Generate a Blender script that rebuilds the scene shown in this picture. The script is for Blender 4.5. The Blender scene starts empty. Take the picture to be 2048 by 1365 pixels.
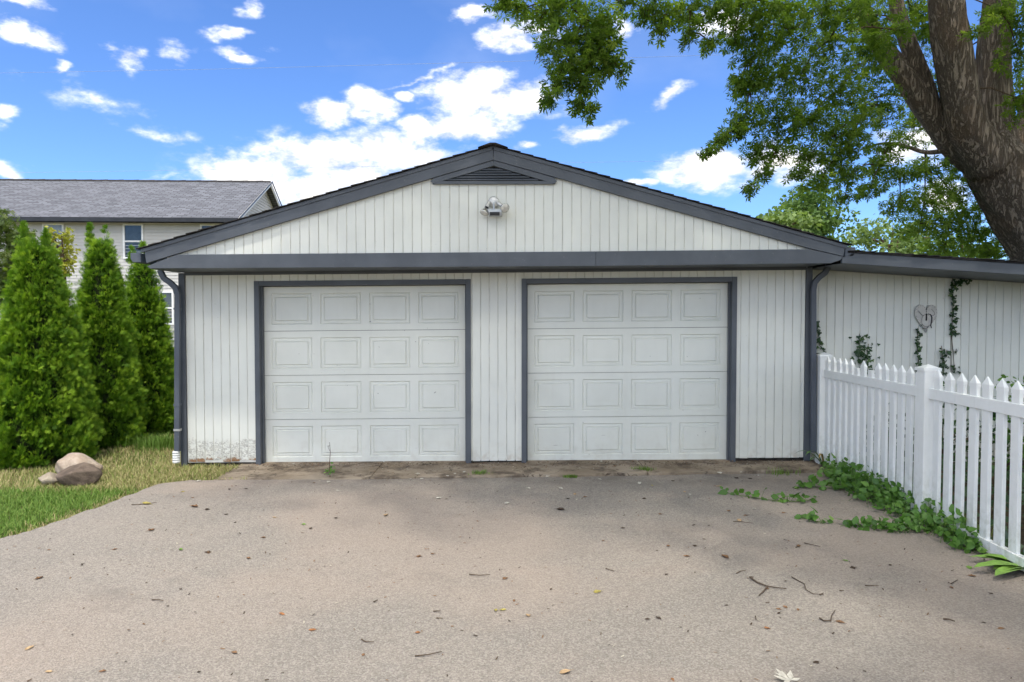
import bpy, math, random
import numpy as np
from mathutils import Vector, Matrix, Euler

random.seed(7)
rng = np.random.default_rng(11)
R = math.radians
scene = bpy.context.scene
col = scene.collection

# ------------------------------------------------------------------ camera
FPX, CZ, PITCH = 1400.0, 1.675, R(1.78)          # focal length in photo pixels, eye height, tilt down
cam = bpy.data.objects.new('camera', bpy.data.cameras.new('camera'))
col.objects.link(cam)
cam.location = (0, 0, CZ)
cam.rotation_euler = (R(90) - PITCH, 0, 0)
cam.data.sensor_width = 36
cam.data.lens = FPX / 2048 * 36
cam.data.clip_end = 2000
scene.camera = cam

# ------------------------------------------------------------------ light
SUN_EL, SUN_AZ = R(69), R(186)                    # azimuth clockwise from +Y: the sun is high behind the camera
SUN_STR, SKY_STR, EXPO = 2.0, 0.15, 0.72
sd = bpy.data.lights.new('sun', 'SUN'); sd.energy = SUN_STR; sd.angle = R(3.5); sd.color = (1.0, 0.95, 0.87)
sun = bpy.data.objects.new('sun', sd); col.objects.link(sun)
to_sun = Vector((math.sin(SUN_AZ)*math.cos(SUN_EL), math.cos(SUN_AZ)*math.cos(SUN_EL), math.sin(SUN_EL)))
sun.rotation_euler = to_sun.to_track_quat('Z', 'Y').to_euler()
sun.location = to_sun * 60
vs = scene.view_settings
vs.view_transform = 'Standard'; vs.look = 'None'; vs.exposure = EXPO; vs.gamma = 1.0; vs.use_curve_mapping = False

def ray(u, v):
    fx, fy = (u-1024)/FPX, (682.5-v)/FPX
    return Vector((fx, math.cos(PITCH)+fy*math.sin(PITCH), -math.sin(PITCH)+fy*math.cos(PITCH)))
def at(u, v, Y):
    d = ray(u, v); t = Y/d.y
    return Vector((d.x*t, Y, CZ+d.z*t))
def on_z(u, v, z):
    d = ray(u, v); t = (z-CZ)/d.z
    return Vector((d.x*t, d.y*t, z))

# ------------------------------------------------------------------ world: sky with clouds
world = bpy.data.worlds.new('World'); scene.world = world; world.use_nodes = True
world.cycles.sampling_method = 'MANUAL'; world.cycles.sample_map_resolution = 512
def build_world():
    nt = world.node_tree; N = nt.nodes; L = nt.links
    N.clear()
    def math_(op, a, b=None, clamp=False):
        n = N.new('ShaderNodeMath'); n.operation = op; n.use_clamp = clamp
        for i, x in enumerate((a, b)):
            if x is None: continue
            if isinstance(x, (int, float)): n.inputs[i].default_value = x
            else: L.new(x, n.inputs[i])
        return n.outputs[0]
    out = N.new('ShaderNodeOutputWorld'); bg = N.new('ShaderNodeBackground')
    bg.inputs['Strength'].default_value = SKY_STR
    L.new(bg.outputs[0], out.inputs['Surface'])
    sky = N.new('ShaderNodeTexSky'); sky.sky_type = 'NISHITA'; sky.sun_disc = False
    sky.sun_elevation = SUN_EL; sky.sun_rotation = SUN_AZ
    sky.air_density = 0.85; sky.dust_density = 0.3; sky.ozone_density = 2.0; sky.altitude = 200
    tint = N.new('ShaderNodeMix'); tint.data_type = 'RGBA'; tint.blend_type = 'MULTIPLY'
    tint.inputs[0].default_value = 1.0
    L.new(sky.outputs[0], tint.inputs[6]); tint.inputs[7].default_value = SKY_TINT
    tc = N.new('ShaderNodeTexCoord'); sep = N.new('ShaderNodeSeparateXYZ')
    L.new(tc.outputs['Generated'], sep.inputs[0])
    az = math_('ARCTAN2', sep.outputs[0], sep.outputs[1]); el = math_('ARCSINE', sep.outputs[2])
    comb = N.new('ShaderNodeCombineXYZ'); L.new(az, comb.inputs[0]); L.new(el, comb.inputs[1])
    ns = N.new('ShaderNodeTexNoise'); ns.inputs['Scale'].default_value = 20; ns.inputs['Detail'].default_value = 8
    ns.inputs['Roughness'].default_value = 0.62
    stretch = N.new('ShaderNodeMapping'); stretch.inputs['Scale'].default_value = (1, 1, 2.0)
    L.new(tc.outputs['Generated'], stretch.inputs[0]); L.new(stretch.outputs[0], ns.inputs['Vector'])
    nw = N.new('ShaderNodeTexNoise'); nw.inputs['Scale'].default_value = 14; nw.inputs['Detail'].default_value = 4
    L.new(stretch.outputs[0], nw.inputs['Vector'])
    warp = N.new('ShaderNodeVectorMath'); warp.operation = 'MULTIPLY_ADD'
    L.new(nw.outputs['Color'], warp.inputs[0]); warp.inputs[1].default_value = (0.08, 0.05, 0)
    sh = N.new('ShaderNodeVectorMath'); sh.operation = 'SUBTRACT'; L.new(comb.outputs[0], sh.inputs[0])
    sh.inputs[1].default_value = (0.04, 0.025, 0)
    L.new(sh.outputs[0], warp.inputs[2])
    def ang(u, v):
        d = ray(u, v).normalized()
        return math.atan2(d.x, d.y), math.asin(d.z)
    total = None
    for (u, v, ru, rv, rot, w) in CLOUDS:
        a0, e0 = ang(u, v); a1, _ = ang(u+ru, v); _, e1 = ang(u, v-rv)
        mp = N.new('ShaderNodeMapping'); mp.vector_type = 'TEXTURE'
        mp.inputs['Location'].default_value = (a0, e0, 0); mp.inputs['Rotation'].default_value = (0, 0, R(rot))
        mp.inputs['Scale'].default_value = (abs(a1-a0)*1.7, abs(e1-e0)*1.8, 1)
        L.new(warp.outputs[0], mp.inputs[0])
        ln = N.new('ShaderNodeVectorMath'); ln.operation = 'LENGTH'; L.new(mp.outputs[0], ln.inputs[0])
        m = math_('SUBTRACT', 1.0, ln.outputs['Value'], True)
        m = math_('MULTIPLY', m, w)
        total = m if total is None else math_('MAXIMUM', total, m)
    # scattered cloud added over the unseen sky, cover raised for neutral fill light
    gen = N.new('ShaderNodeTexNoise'); gen.inputs['Scale'].default_value = 3.2; gen.inputs['Detail'].default_value = 3
    L.new(stretch.outputs[0], gen.inputs['Vector'])
    g = math_('MULTIPLY', math_('SUBTRACT', gen.outputs[0], 0.44), 6.0, True)
    absaz = math_('ABSOLUTE', az)
    oa = math_('MULTIPLY', math_('SUBTRACT', absaz, 0.66), 6.0, True)
    oe = math_('MULTIPLY', math_('SUBTRACT', el, 0.47), 6.0, True)
    g = math_('MULTIPLY', g, math_('MAXIMUM', oa, oe))
    total = math_('MAXIMUM', total, g)
    f = math_('MULTIPLY', math_('SUBTRACT', ns.outputs[0], 0.5), 2.9)
    dens = math_('ADD', math_('MULTIPLY', total, 1.75), f)
    gate = math_('MULTIPLY', total, 3.0, True)
    mr = N.new('ShaderNodeMapRange'); mr.interpolation_type = 'SMOOTHSTEP'
    L.new(dens, mr.inputs['Value']); mr.inputs['From Min'].default_value = 0.16; mr.inputs['From Max'].default_value = 1.55
    mask = math_('MULTIPLY', mr.outputs[0], gate, True)
    # thin high veil
    nv = N.new('ShaderNodeTexNoise'); nv.inputs['Scale'].default_value = 2.6; nv.inputs['Detail'].default_value = 5
    L.new(stretch.outputs[0], nv.inputs['Vector'])
    veil = math_('MULTIPLY', math_('SUBTRACT', nv.outputs[0], 0.52), 0.35, True)
    mask = math_('MAXIMUM', mask, veil)
    # slightly grey undersides
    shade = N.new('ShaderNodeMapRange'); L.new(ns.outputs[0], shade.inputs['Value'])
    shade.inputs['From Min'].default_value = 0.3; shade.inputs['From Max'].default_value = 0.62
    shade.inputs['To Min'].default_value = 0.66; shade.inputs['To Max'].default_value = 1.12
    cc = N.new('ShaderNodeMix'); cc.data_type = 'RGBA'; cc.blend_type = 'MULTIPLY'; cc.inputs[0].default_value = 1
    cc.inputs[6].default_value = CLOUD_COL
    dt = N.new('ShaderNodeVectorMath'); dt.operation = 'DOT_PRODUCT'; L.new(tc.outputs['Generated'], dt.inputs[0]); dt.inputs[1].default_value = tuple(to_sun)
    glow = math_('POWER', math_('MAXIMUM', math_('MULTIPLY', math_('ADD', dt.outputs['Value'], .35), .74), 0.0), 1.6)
    bright = math_('MULTIPLY', shade.outputs[0], math_('ADD', 1.0, math_('MULTIPLY', glow, 4.1)))  # clouds brightened towards the sun to add fill light from out of view
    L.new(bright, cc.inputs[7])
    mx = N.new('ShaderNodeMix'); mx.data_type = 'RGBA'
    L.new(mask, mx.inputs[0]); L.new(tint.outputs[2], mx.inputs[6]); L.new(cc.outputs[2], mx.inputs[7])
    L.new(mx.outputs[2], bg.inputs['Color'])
SKY_TINT = (0.52, 0.71, 1.0, 1)
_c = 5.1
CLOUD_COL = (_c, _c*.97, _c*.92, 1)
CLOUDS = [(500,345,110,34,0,1),(640,310,120,36,0,1),(770,300,105,38,0,1),(600,380,110,34,0,1),(700,345,110,30,0,.9),
 (665,225,48,24,0,1),(735,212,45,24,0,1),(960,190,95,42,0,1),(925,255,85,30,0,1),(1055,195,70,34,0,.85),(830,252,42,16,0,.9),(820,200,22,11,0,.8),
 (1170,266,58,17,8,.72),(1015,75,48,26,0,.78),(1075,62,50,22,0,.75),(1338,195,46,14,18,.7),(1425,340,90,34,0,1),(1560,328,85,34,0,1),
 (1440,45,50,24,0,1),(70,75,50,24,-10,.85),(20,60,34,20,0,.9),(25,8,70,14,0,.9),(255,115,32,18,22,.74),(350,105,34,18,0,.62),(465,78,52,10,4,.66),
 (498,22,28,14,18,.6),(485,110,46,9,0,.55),(102,133,20,12,0,.7),(4,230,20,18,0,.72),(25,346,36,16,0,.95),(945,20,30,17,0,.66),
 (1275,368,40,11,0,.9),(1860,285,90,40,0,1),(1880,390,70,26,0,.9),(1060,298,26,10,0,.7),(1250,55,40,17,0,.6),
 (430,322,105,7,20,.62),(850,155,95,7,20,.5),(320,280,115,18,-8,.42),(190,200,130,22,-14,.36)]
build_world()

# ------------------------------------------------------------------ helpers
def tag(o, label=None, cat=None, group=None, kind=None):
    for k, x in (('label', label), ('category', cat), ('group', group), ('kind', kind)):
        if x: o[k] = x
    return o
def link(o, parent=None):
    col.objects.link(o)
    if parent is not None:
        o.parent = parent
        o.matrix_parent_inverse = Matrix.Translation(-parent.location)   # parts keep their world coordinates
    return o
def empty(name, loc, label, cat, group=None):
    o = bpy.data.objects.new(name, None); o.location = loc; o.empty_display_size = 0.2
    col.objects.link(o); bpy_base[o.name] = Vector(loc)
    return tag(o, label, cat, group)
bpy_base = {}

class MB:
    def __init__(s): s.v = []; s.f = []
    def poly(s, pts):
        i = len(s.v); s.v += [tuple(p) for p in pts]; s.f.append(list(range(i, i+len(pts)))); return s
    def box(s, x0, x1, y0, y1, z0, z1, sh=0.0):
        i = len(s.v)
        for z in (z0, z1):
            for (x, y) in ((x0, y0), (x1, y0), (x1, y1), (x0, y1)): s.v.append((x, y, z+sh*x))
        for f in ((3,2,1,0),(4,5,6,7),(0,1,5,4),(1,2,6,5),(2,3,7,6),(3,0,4,7)): s.f.append([i+k for k in f])
        return s
    def prism(s, pts, d):                         # pts: list of 3-D points, d: extrusion vector
        i = len(s.v); n = len(pts); d = Vector(d)
        s.v += [tuple(p) for p in pts]; s.v += [tuple(Vector(p)+d) for p in pts]
        s.f.append([i+k for k in range(n)][::-1]); s.f.append([i+n+k for k in range(n)])
        for k in range(n):
            a, b = k, (k+1) % n; s.f.append([i+a, i+b, i+n+b, i+n+a])
        return s
    def tube(s, pts, rad, n=8, cap=True, noise=0.0, flat=None):
        pts = [Vector(p) for p in pts]; i0 = len(s.v); up = Vector((0.13, 0.21, 1)).normalized()
        prev = None
        for k, p in enumerate(pts):
            t = (pts[min(k+1, len(pts)-1)] - pts[max(k-1, 0)]).normalized()
            if prev is None:
                a = t.cross(up)
                if a.length < 1e-3: a = t.cross(Vector((1, 0, 0)))
                a.normalize()
            else: a = (prev - t*prev.dot(t)).normalized()
            prev = a; b = t.cross(a)
            r = rad[k] if hasattr(rad, '__len__') else rad
            for j in range(n):
                an = 2*math.pi*j/n; rr = r*(1+noise*(random.random()-.5))
                s.v.append(tuple(p + a*math.cos(an)*rr + b*math.sin(an)*rr*(flat or 1)))
        for k in range(len(pts)-1):
            for j in range(n):
                j2 = (j+1) % n
                s.f.append([i0+k*n+j, i0+k*n+j2, i0+(k+1)*n+j2, i0+(k+1)*n+j])
        if cap:
            s.f.append([i0+j for j in range(n)][::-1]); e = i0+(len(pts)-1)*n; s.f.append([e+j for j in range(n)])
        return s
    def rect_sweep(s, pts, w, h, axis=(0, 1, 0)):   # rectangular section; one side along axis
        pts = [Vector(p) for p in pts]; ax = Vector(axis); i0 = len(s.v)
        for k, p in enumerate(pts):
            t = (pts[min(k+1, len(pts)-1)] - pts[max(k-1, 0)]).normalized(); b = t.cross(ax).normalized()
            for (q, e) in ((-1,-1),(1,-1),(1,1),(-1,1)): s.v.append(tuple(p + b*q*w/2 + ax*e*h/2))
        for k in range(len(pts)-1):
            for j in range(4):
                j2 = (j+1) % 4; s.f.append([i0+k*4+j, i0+k*4+j2, i0+(k+1)*4+j2, i0+(k+1)*4+j])
        s.f.append([i0+3,i0+2,i0+1,i0]); e = i0+(len(pts)-1)*4; s.f.append([e,e+1,e+2,e+3])
        return s
    def lathe(s, prof, base, axis, n=16):           # prof: (radius, distance along axis)
        ax = Vector(axis).normalized(); q = ax.to_track_quat('Z', 'Y'); i0 = len(s.v)
        for (r, d) in prof:
            for j in range(n):
                a = 2*math.pi*j/n
                s.v.append(tuple(Vector(base) + q @ Vector((r*math.cos(a), r*math.sin(a), d))))
        for k in range(len(prof)-1):
            for j in range(n):
                j2 = (j+1) % n; s.f.append([i0+k*n+j, i0+k*n+j2, i0+(k+1)*n+j2, i0+(k+1)*n+j])
        s.f.append([i0+j for j in range(n)][::-1]); e = i0+(len(prof)-1)*n; s.f.append([e+j for j in range(n)])
        return s
    def mesh(s, name, mat, smooth=False):
        me = bpy.data.meshes.new(name); me.from_pydata(s.v, [], s.f); me.materials.append(mat)
        if smooth: me.polygons.foreach_set('use_smooth', [True]*len(me.polygons))
        me.update(); return me
    def build(s, name, mat, parent=None, smooth=False, bevel=0):
        o = bpy.data.objects.new(name, s.mesh(name, mat, smooth)); link(o, parent)
        if bevel:
            b = o.modifiers.new('bevel', 'BEVEL'); b.width = bevel; b.segments = 2; b.limit_method = 'ANGLE'; b.angle_limit = R(40)
        return o
def inst(name, me, loc, parent=None, rot=(0, 0, 0), scale=(1, 1, 1)):
    o = bpy.data.objects.new(name, me); o.location = loc; o.rotation_euler = rot; o.scale = scale
    return link(o, parent)

def big_mesh(name, V, T, mat, attr=None, parent=None, smooth=False):
    """numpy verts (n,3) and triangles (m,3) to one object, with an optional per-vertex value 'rnd'"""
    me = bpy.data.meshes.new(name)
    me.vertices.add(len(V)); me.vertices.foreach_set('co', np.asarray(V, np.float32).ravel())
    m = len(T); me.loops.add(m*3); me.loops.foreach_set('vertex_index', np.asarray(T, np.int32).ravel())
    me.polygons.add(m); me.polygons.foreach_set('loop_start', np.arange(0, m*3, 3, dtype=np.int32))
    me.polygons.foreach_set('loop_total', np.full(m, 3, np.int32))
    if attr is not None:
        a = me.attributes.new('rnd', 'FLOAT', 'POINT'); a.data.foreach_set('value', np.asarray(attr, np.float32))
    me.materials.append(mat); me.update(calc_edges=True)
    if smooth: me.polygons.foreach_set('use_smooth', np.ones(m, bool))
    o = bpy.data.objects.new(name, me)
    if parent is not None: o['kind'] = 'stuff'
    return link(o, parent)

def frames(nrm, spin, axis=None):
    """rotation matrices with z = nrm; x spun about it, or y as close to axis as it can be"""
    nrm = nrm/np.linalg.norm(nrm, axis=1, keepdims=True)
    if axis is None:
        ref = np.where(np.abs(nrm[:, 2:3]) < .9, np.array([[0, 0, 1.]]), np.array([[1., 0, 0]]))
        x = np.cross(ref, nrm); x /= np.linalg.norm(x, axis=1, keepdims=True)+1e-9; y = np.cross(nrm, x)
        c, s = np.cos(spin)[:, None], np.sin(spin)[:, None]
        x, y = x*c+y*s, -x*s+y*c
    else:
        y = axis - nrm*np.sum(axis*nrm, axis=1, keepdims=True); y /= np.linalg.norm(y, axis=1, keepdims=True)+1e-9
        x = np.cross(y, nrm)
    return np.stack([x, y, nrm], axis=2)
def scatter(tv, tt, pos, M, size, rnd):
    tv = np.asarray(tv, float); tt = np.asarray(tt, int); n, k = len(pos), len(tv)
    V = np.einsum('nij,kj->nki', M, tv)*size[:, None, None] + pos[:, None, :]
    T = tt[None]+(np.arange(n)*k)[:, None, None]
    return V.reshape(-1, 3), T.reshape(-1, 3), np.repeat(rnd, k)

def kites(lobes, bend=0.0):
    """leaf template from lobes (root x, root y, angle, length, half width): two triangles each"""
    v, t = [], []
    for (x, y, a, l, w) in lobes:
        c, s = math.cos(R(a)), math.sin(R(a)); i = len(v)
        z = lambda d: -bend*d*d
        v += [(x, y, z(math.hypot(x, y))), (x+c*l*.5-s*w, y+s*l*.5+c*w, z(l*.5)), (x+c*l, y+s*l, z(l)), (x+c*l*.5+s*w, y+s*l*.5-c*w, z(l*.5))]
        t += [(i, i+2, i+1), (i, i+3, i+2)]
    return v, t
MAPLE = kites([(0,0,90,1,.15),(0,0,38,.88,.135),(0,0,142,.88,.135),(0,0,-12,.55,.09),(0,0,192,.55,.09),(0,.32,60,.5,.07),(0,.32,120,.5,.07)], .18)
MAPLE5 = kites([(0,0,90,1,.21),(0,0,38,.86,.19),(0,0,142,.86,.19),(0,0,-12,.55,.15),(0,0,192,.55,.15)], .18)
SPRAY = kites([(0,0,90,1,.055),(0,.1,40,.55,.05),(0,.1,140,.55,.05),(0,.32,45,.52,.05),(0,.32,135,.52,.05),(0,.55,50,.4,.045),(0,.55,130,.4,.045)], .25)
OVATE = ([(0,0,0),(-.33,.3,.05),(-.3,.6,.04),(0,1,-.1),(.3,.6,.04),(.33,.3,.05),(0,.5,-.03)], [(0,6,1),(1,6,2),(2,6,3),(3,6,4),(4,6,5),(5,6,0)])
IVY = ([(0,0,0),(-.45,-.12,0),(-.55,.3,-.03),(-.22,.45,.02),(0,1,-.06),(.22,.45,.02),(.55,.3,-.03),(.45,-.12,0),(0,.3,.05)],
       [(8,i,(i+1) % 8) for i in range(8)])
IVY = (IVY[0], [(8, b, a) for (_, a, b) in IVY[1]])
LEAF4 = ([(0,0,0),(-.35,.5,.05),(0,1,-.1),(.35,.5,.05)], [(0,2,1),(0,3,2)])

# ------------------------------------------------------------------ materials
class NT:
    def __init__(s, name):
        s.m = bpy.data.materials.new(name); s.m.use_nodes = True; s.t = s.m.node_tree; s.N = s.t.nodes; s.L = s.t.links
        s.bs = s.N['Principled BSDF']; s.out = s.N['Material Output']
        s.pos = s.N.new('ShaderNodeNewGeometry').outputs['Position']
    def val(s, x, sock):
        if isinstance(x, (int, float)): sock.default_value = x
        elif isinstance(x, (tuple, list)): sock.default_value = tuple(x) if len(x) == 4 or sock.type == 'VECTOR' else (*x, 1)
        else: s.L.new(x, sock)
    def map(s, scale, loc=(0, 0, 0), rot=(0, 0, 0), src=None):
        n = s.N.new('ShaderNodeMapping'); n.inputs['Scale'].default_value = scale; n.inputs['Location'].default_value = loc
        n.inputs['Rotation'].default_value = rot
        s.L.new(src or s.pos, n.inputs[0]); return n.outputs[0]
    def noise(s, scale, detail=4, rough=.55, vec=None, dist=0):
        n = s.N.new('ShaderNodeTexNoise'); n.inputs['Scale'].default_value = scale; n.inputs['Detail'].default_value = detail
        n.inputs['Roughness'].default_value = rough; n.inputs['Distortion'].default_value = dist
        s.L.new(vec or s.pos, n.inputs['Vector']); return n.outputs[0]
    def vor(s, scale, vec=None, feature='F1', out='Distance', rnd=1):
        n = s.N.new('ShaderNodeTexVoronoi'); n.feature = feature; n.inputs['Scale'].default_value = scale
        n.inputs['Randomness'].default_value = rnd
        s.L.new(vec or s.pos, n.inputs['Vector']); return n.outputs[out]
    def mth(s, op, a, b=None, clamp=False):
        n = s.N.new('ShaderNodeMath'); n.operation = op; n.use_clamp = clamp
        s.val(a, n.inputs[0])
        if b is not None: s.val(b, n.inputs[1])
        return n.outputs[0]
    def rng(s, x, a, b, c=0, d=1):
        n = s.N.new('ShaderNodeMapRange'); n.interpolation_type = 'SMOOTHSTEP'; s.val(x, n.inputs['Value'])
        for k, q in (('From Min', a), ('From Max', b), ('To Min', c), ('To Max', d)): n.inputs[k].default_value = q
        return n.outputs[0]
    def mix(s, f, a, b, mode='MIX'):
        n = s.N.new('ShaderNodeMix'); n.data_type = 'RGBA'; n.blend_type = mode
        s.val(f, n.inputs[0]); s.val(a, n.inputs[6]); s.val(b, n.inputs[7]); return n.outputs[2]
    def xyz(s):
        n = s.N.new('ShaderNodeSeparateXYZ'); s.L.new(s.pos, n.inputs[0]); return n.outputs
    def attr(s, name='rnd'):
        n = s.N.new('ShaderNodeAttribute'); n.attribute_name = name; return n.outputs['Fac']
    def rand(s): return s.N.new('ShaderNodeObjectInfo').outputs['Random']
    def bump(s, h, dist=.002, strength=1.0):
        n = s.N.new('ShaderNodeBump'); n.inputs['Distance'].default_value = dist; n.inputs['Strength'].default_value = strength
        s.val(h, n.inputs['Height']); s.L.new(n.outputs[0], s.bs.inputs['Normal'])
    def done(s, colour, rough=.6, spec=.3, metal=0):
        s.val(colour, s.bs.inputs['Base Color']); s.val(rough, s.bs.inputs['Roughness'])
        s.bs.inputs['Specular IOR Level'].default_value = spec; s.bs.inputs['Metallic'].default_value = metal
        return s.m

def m_white_wood():
    n = NT('white_painted_siding'); x, y, z = n.xyz()
    grain = n.noise(1, 6, .65, n.map((60, 60, 3)))
    blot = n.noise(1.6, 5); fine = n.noise(1, 4, .6, n.map((14, 14, 60)))
    c = n.mix(n.rng(blot, .3, .75), (.69, .695, .625), (.61, .615, .555))
    c = n.mix(n.mth('MULTIPLY', n.rng(grain, .56, .8), .35), c, (.50, .49, .46))
    r = n.rand(); c = n.mix(n.mth('MULTIPLY', r, .10), c, (.62, .62, .60))
    # rain splash dirt along the foot of the wall
    foot = n.mth('MULTIPLY', n.rng(z, -.02, .28, 1, 0), n.rng(n.noise(9, 5), .42, .7))
    c = n.mix(n.mth('MULTIPLY', foot, .55), c, (.40, .33, .24))
    # tiny chips
    chip = n.rng(n.noise(38, 3, .6), .71, .76)
    c = n.mix(n.mth('MULTIPLY', chip, .5), c, (.33, .31, .28))
    # flaking paint low on the boards by the downspout
    zone = n.mth('MULTIPLY', n.rng(x, -3.05, -2.96, 1, 0), n.rng(z, -.02, .42, 1, 0))
    dn = n.noise(6, 4, .6)
    rid = n.mth('ABSOLUTE', n.mth('SUBTRACT', n.noise(1, 5, .7, n.map((13, 13, 24)), 1.2), .5))
    lines = n.mth('MULTIPLY', n.rng(rid, .0, .034, 1, 0), n.rng(n.mth('ADD', n.mth('MULTIPLY', zone, .8), n.mth('MULTIPLY', dn, .7)), .58, .72))
    lines = n.mth('MULTIPLY', lines, n.rng(zone, .02, .2))
    c = n.mix(n.mth('MULTIPLY', lines, .85), c, (.16, .13, .11))
    low = n.mth('MULTIPLY', n.rng(x, -3.05, -2.96, 1, 0), n.rng(n.mth('ADD', z, n.mth('MULTIPLY', n.mth('SUBTRACT', n.noise(16, 5, .7), .5), .22))  , -.012, .022, 1, 0))
    c = n.mix(low, c, (.27, .15, .075))
    n.bump(n.mth('ADD', n.mth('MULTIPLY', grain, .6), n.mth('ADD', n.mth('MULTIPLY', fine, .4), n.mth('MULTIPLY', lines, -1.5))), .0022, .6)
    return n.done(c, .55, .3)
def m_door():
    n = NT('white_door_enamel'); x, y, z = n.xyz()
    blot = n.noise(2.2, 5)
    c = n.mix(n.rng(blot, .3, .75), (.67, .68, .615), (.615, .625, .56))
    foot = n.mth('MULTIPLY', n.rng(z, -.05, .45, 1, 0), n.rng(n.noise(7, 6, .65), .42, .75))
    c = n.mix(n.mth('MULTIPLY', foot, .38), c, (.44, .40, .33))
    streak = n.rng(n.noise(1, 5, .6, n.map((16, 16, .7))), .55, .8)
    c = n.mix(n.mth('MULTIPLY', streak, .14), c, (.48, .46, .40))
    spots = n.rng(n.noise(22, 2, .5), .765, .785)
    c = n.mix(n.mth('MULTIPLY', spots, .7), c, (.15, .14, .12))
    scuff = n.mth('MULTIPLY', n.rng(n.noise(1, 3, .6, n.map((5, 5, 30))), .70, .76), n.rng(z, .1, .7, 1, 0))
    c = n.mix(n.mth('MULTIPLY', scuff, .6), c, (.3, .28, .25))
    n.bump(n.noise(1, 3, .5, n.map((90, 90, 14))), .0009, .5)
    return n.done(c, .42, .4)
def m_trim(name='slate_painted_trim', base=(.068, .076, .087)):
    n = NT(name)
    g = n.noise(1, 5, .6, n.map((4, 30, 30))); b = n.noise(3, 5)
    c = n.mix(n.rng(b, .3, .75), base, tuple(k*1.35 for k in base))
    c = n.mix(n.mth('MULTIPLY', n.rng(n.noise(30, 3), .68, .74), .35), c, (.2, .2, .2))
    c = n.mix(n.mth('MULTIPLY', n.rand(), .16), c, tuple(k*1.5 for k in base))
    n.bump(g, .0015, .5)
    return n.done(c, .5, .35)
def m_vinyl():
    n = NT('white_vinyl'); x, y, z = n.xyz()
    c = n.mix(n.rng(n.noise(3, 5), .3, .7), (.80, .80, .765), (.75, .75, .71))
    g = n.mth('MULTIPLY', n.rng(z, -.05, .5, 1, .08), n.rng(n.noise(14, 6, .7), .40, .68))
    c = n.mix(n.mth('MULTIPLY', g, .55), c, (.33, .33, .22))
    c = n.mix(n.mth('MULTIPLY', n.rng(n.noise(1, 5, .65, n.map((30, 30, 3))), .58, .75), .22), c, (.48, .47, .40))
    n.bump(n.noise(60, 3), .0006, .5)
    return n.done(c, .45, .4)
def m_simple(name, base, var=.2, scale=6, rough=.6, spec=.3, bump=0, bs=40, metal=0, stretch=None):
    n = NT(name); f = n.noise(scale, 5, .6, n.map(stretch) if stretch else None)
    c = n.mix(n.rng(f, .3, .72), tuple(k*(1-var) for k in base), tuple(min(1, k*(1+var)) for k in base))
    if bump: n.bump(n.noise(bs, 4), bump)
    return n.done(c, rough, spec, metal)
def m_leaf(name, dark, mid, light, trans=.35, rough=.5, spec=.35, clump=1.4):
    n = NT(name); r = n.attr(); b = n.noise(clump, 3)
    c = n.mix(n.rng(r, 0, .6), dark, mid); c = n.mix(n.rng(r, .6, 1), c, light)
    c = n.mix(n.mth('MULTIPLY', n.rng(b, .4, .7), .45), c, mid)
    n.done(c, rough, spec)
    tr = n.N.new('ShaderNodeBsdfTranslucent'); mx = n.N.new('ShaderNodeMixShader'); mx.inputs[0].default_value = trans
    tc = n.mix(.6, c, (1.0, 1.0, .35, 1), 'MULTIPLY'); tc = n.mix(1, tc, (1.5, 1.6, 1.1, 1), 'MULTIPLY'); n.L.new(tc, tr.inputs[0])
    n.L.new(n.bs.outputs[0], mx.inputs[1]); n.L.new(tr.outputs[0], mx.inputs[2]); n.L.new(mx.outputs[0], n.out.inputs[0])
    return n.m
def m_asphalt():
    n = NT('worn_asphalt'); x, y, z = n.xyz()
    f1 = n.noise(85, 3, .7); f2 = n.noise(38, 4, .75); big = n.noise(.55, 5, .6); mid = n.noise(2.4, 5, .6)
    v = n.vor(105); vc = n.vor(120, None, 'F1', 'Color')
    sx = n.N.new('ShaderNodeSeparateXYZ'); n.L.new(vc, sx.inputs[0]); g = sx.outputs[0]
    c = n.mix(n.rng(big, .3, .7), (.212, .189, .160), (.250, .218, .182))
    c = n.mix(n.mth('MULTIPLY', n.rng(mid, .5, .8), .45), c, (.185, .170, .152))
    c = n.mix(n.mth('MULTIPLY', n.rng(n.noise(.9, 4, .6, n.map((1, 1.6, 1), (7, 3, 0))), .55, .75), .45), c, (.30, .242, .195))
    c = n.mix(n.mth('MULTIPLY', n.rng(g, .62, .72), .34), c, (.40, .36, .315))
    c = n.mix(n.mth('MULTIPLY', n.rng(g, .30, .22), .36), c, (.115, .104, .093))
    c = n.mix(n.mth('MULTIPLY', n.rng(f1, .55, .70), .5), c, (.10, .09, .08))
    c = n.mix(n.mth('MULTIPLY', n.rng(f2, .56, .74), .3), c, (.37, .33, .285))
    oil = n.rng(n.noise(1.1, 6, .7, n.map((1, 1, 1), (13, 5, 0))), .60, .72)
    c = n.mix(n.mth('MULTIPLY', oil, .42), c, (.12, .107, .095))
    warm = n.rng(n.noise(.38, 3, .5, n.map((1, 1, 1), (3, 9, 0))), .42, .62)
    c = n.mix(n.mth('MULTIPLY', warm, .30), c, (.36, .275, .215))
    # mottled darker band where the drive meets the slab
    band = n.mth('MULTIPLY', n.rng(y, 6.9, 7.7), n.rng(n.noise(3.2, 5, .65), .38, .66))
    c = n.mix(n.mth('MULTIPLY', band, .6), c, (.13, .11, .09))
    n.bump(n.mth('ADD', n.mth('MULTIPLY', f1, -.9), n.mth('ADD', f2, n.mth('MULTIPLY', v, -1.0))), .004, .8)
    return n.done(c, .88, .2)
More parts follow.
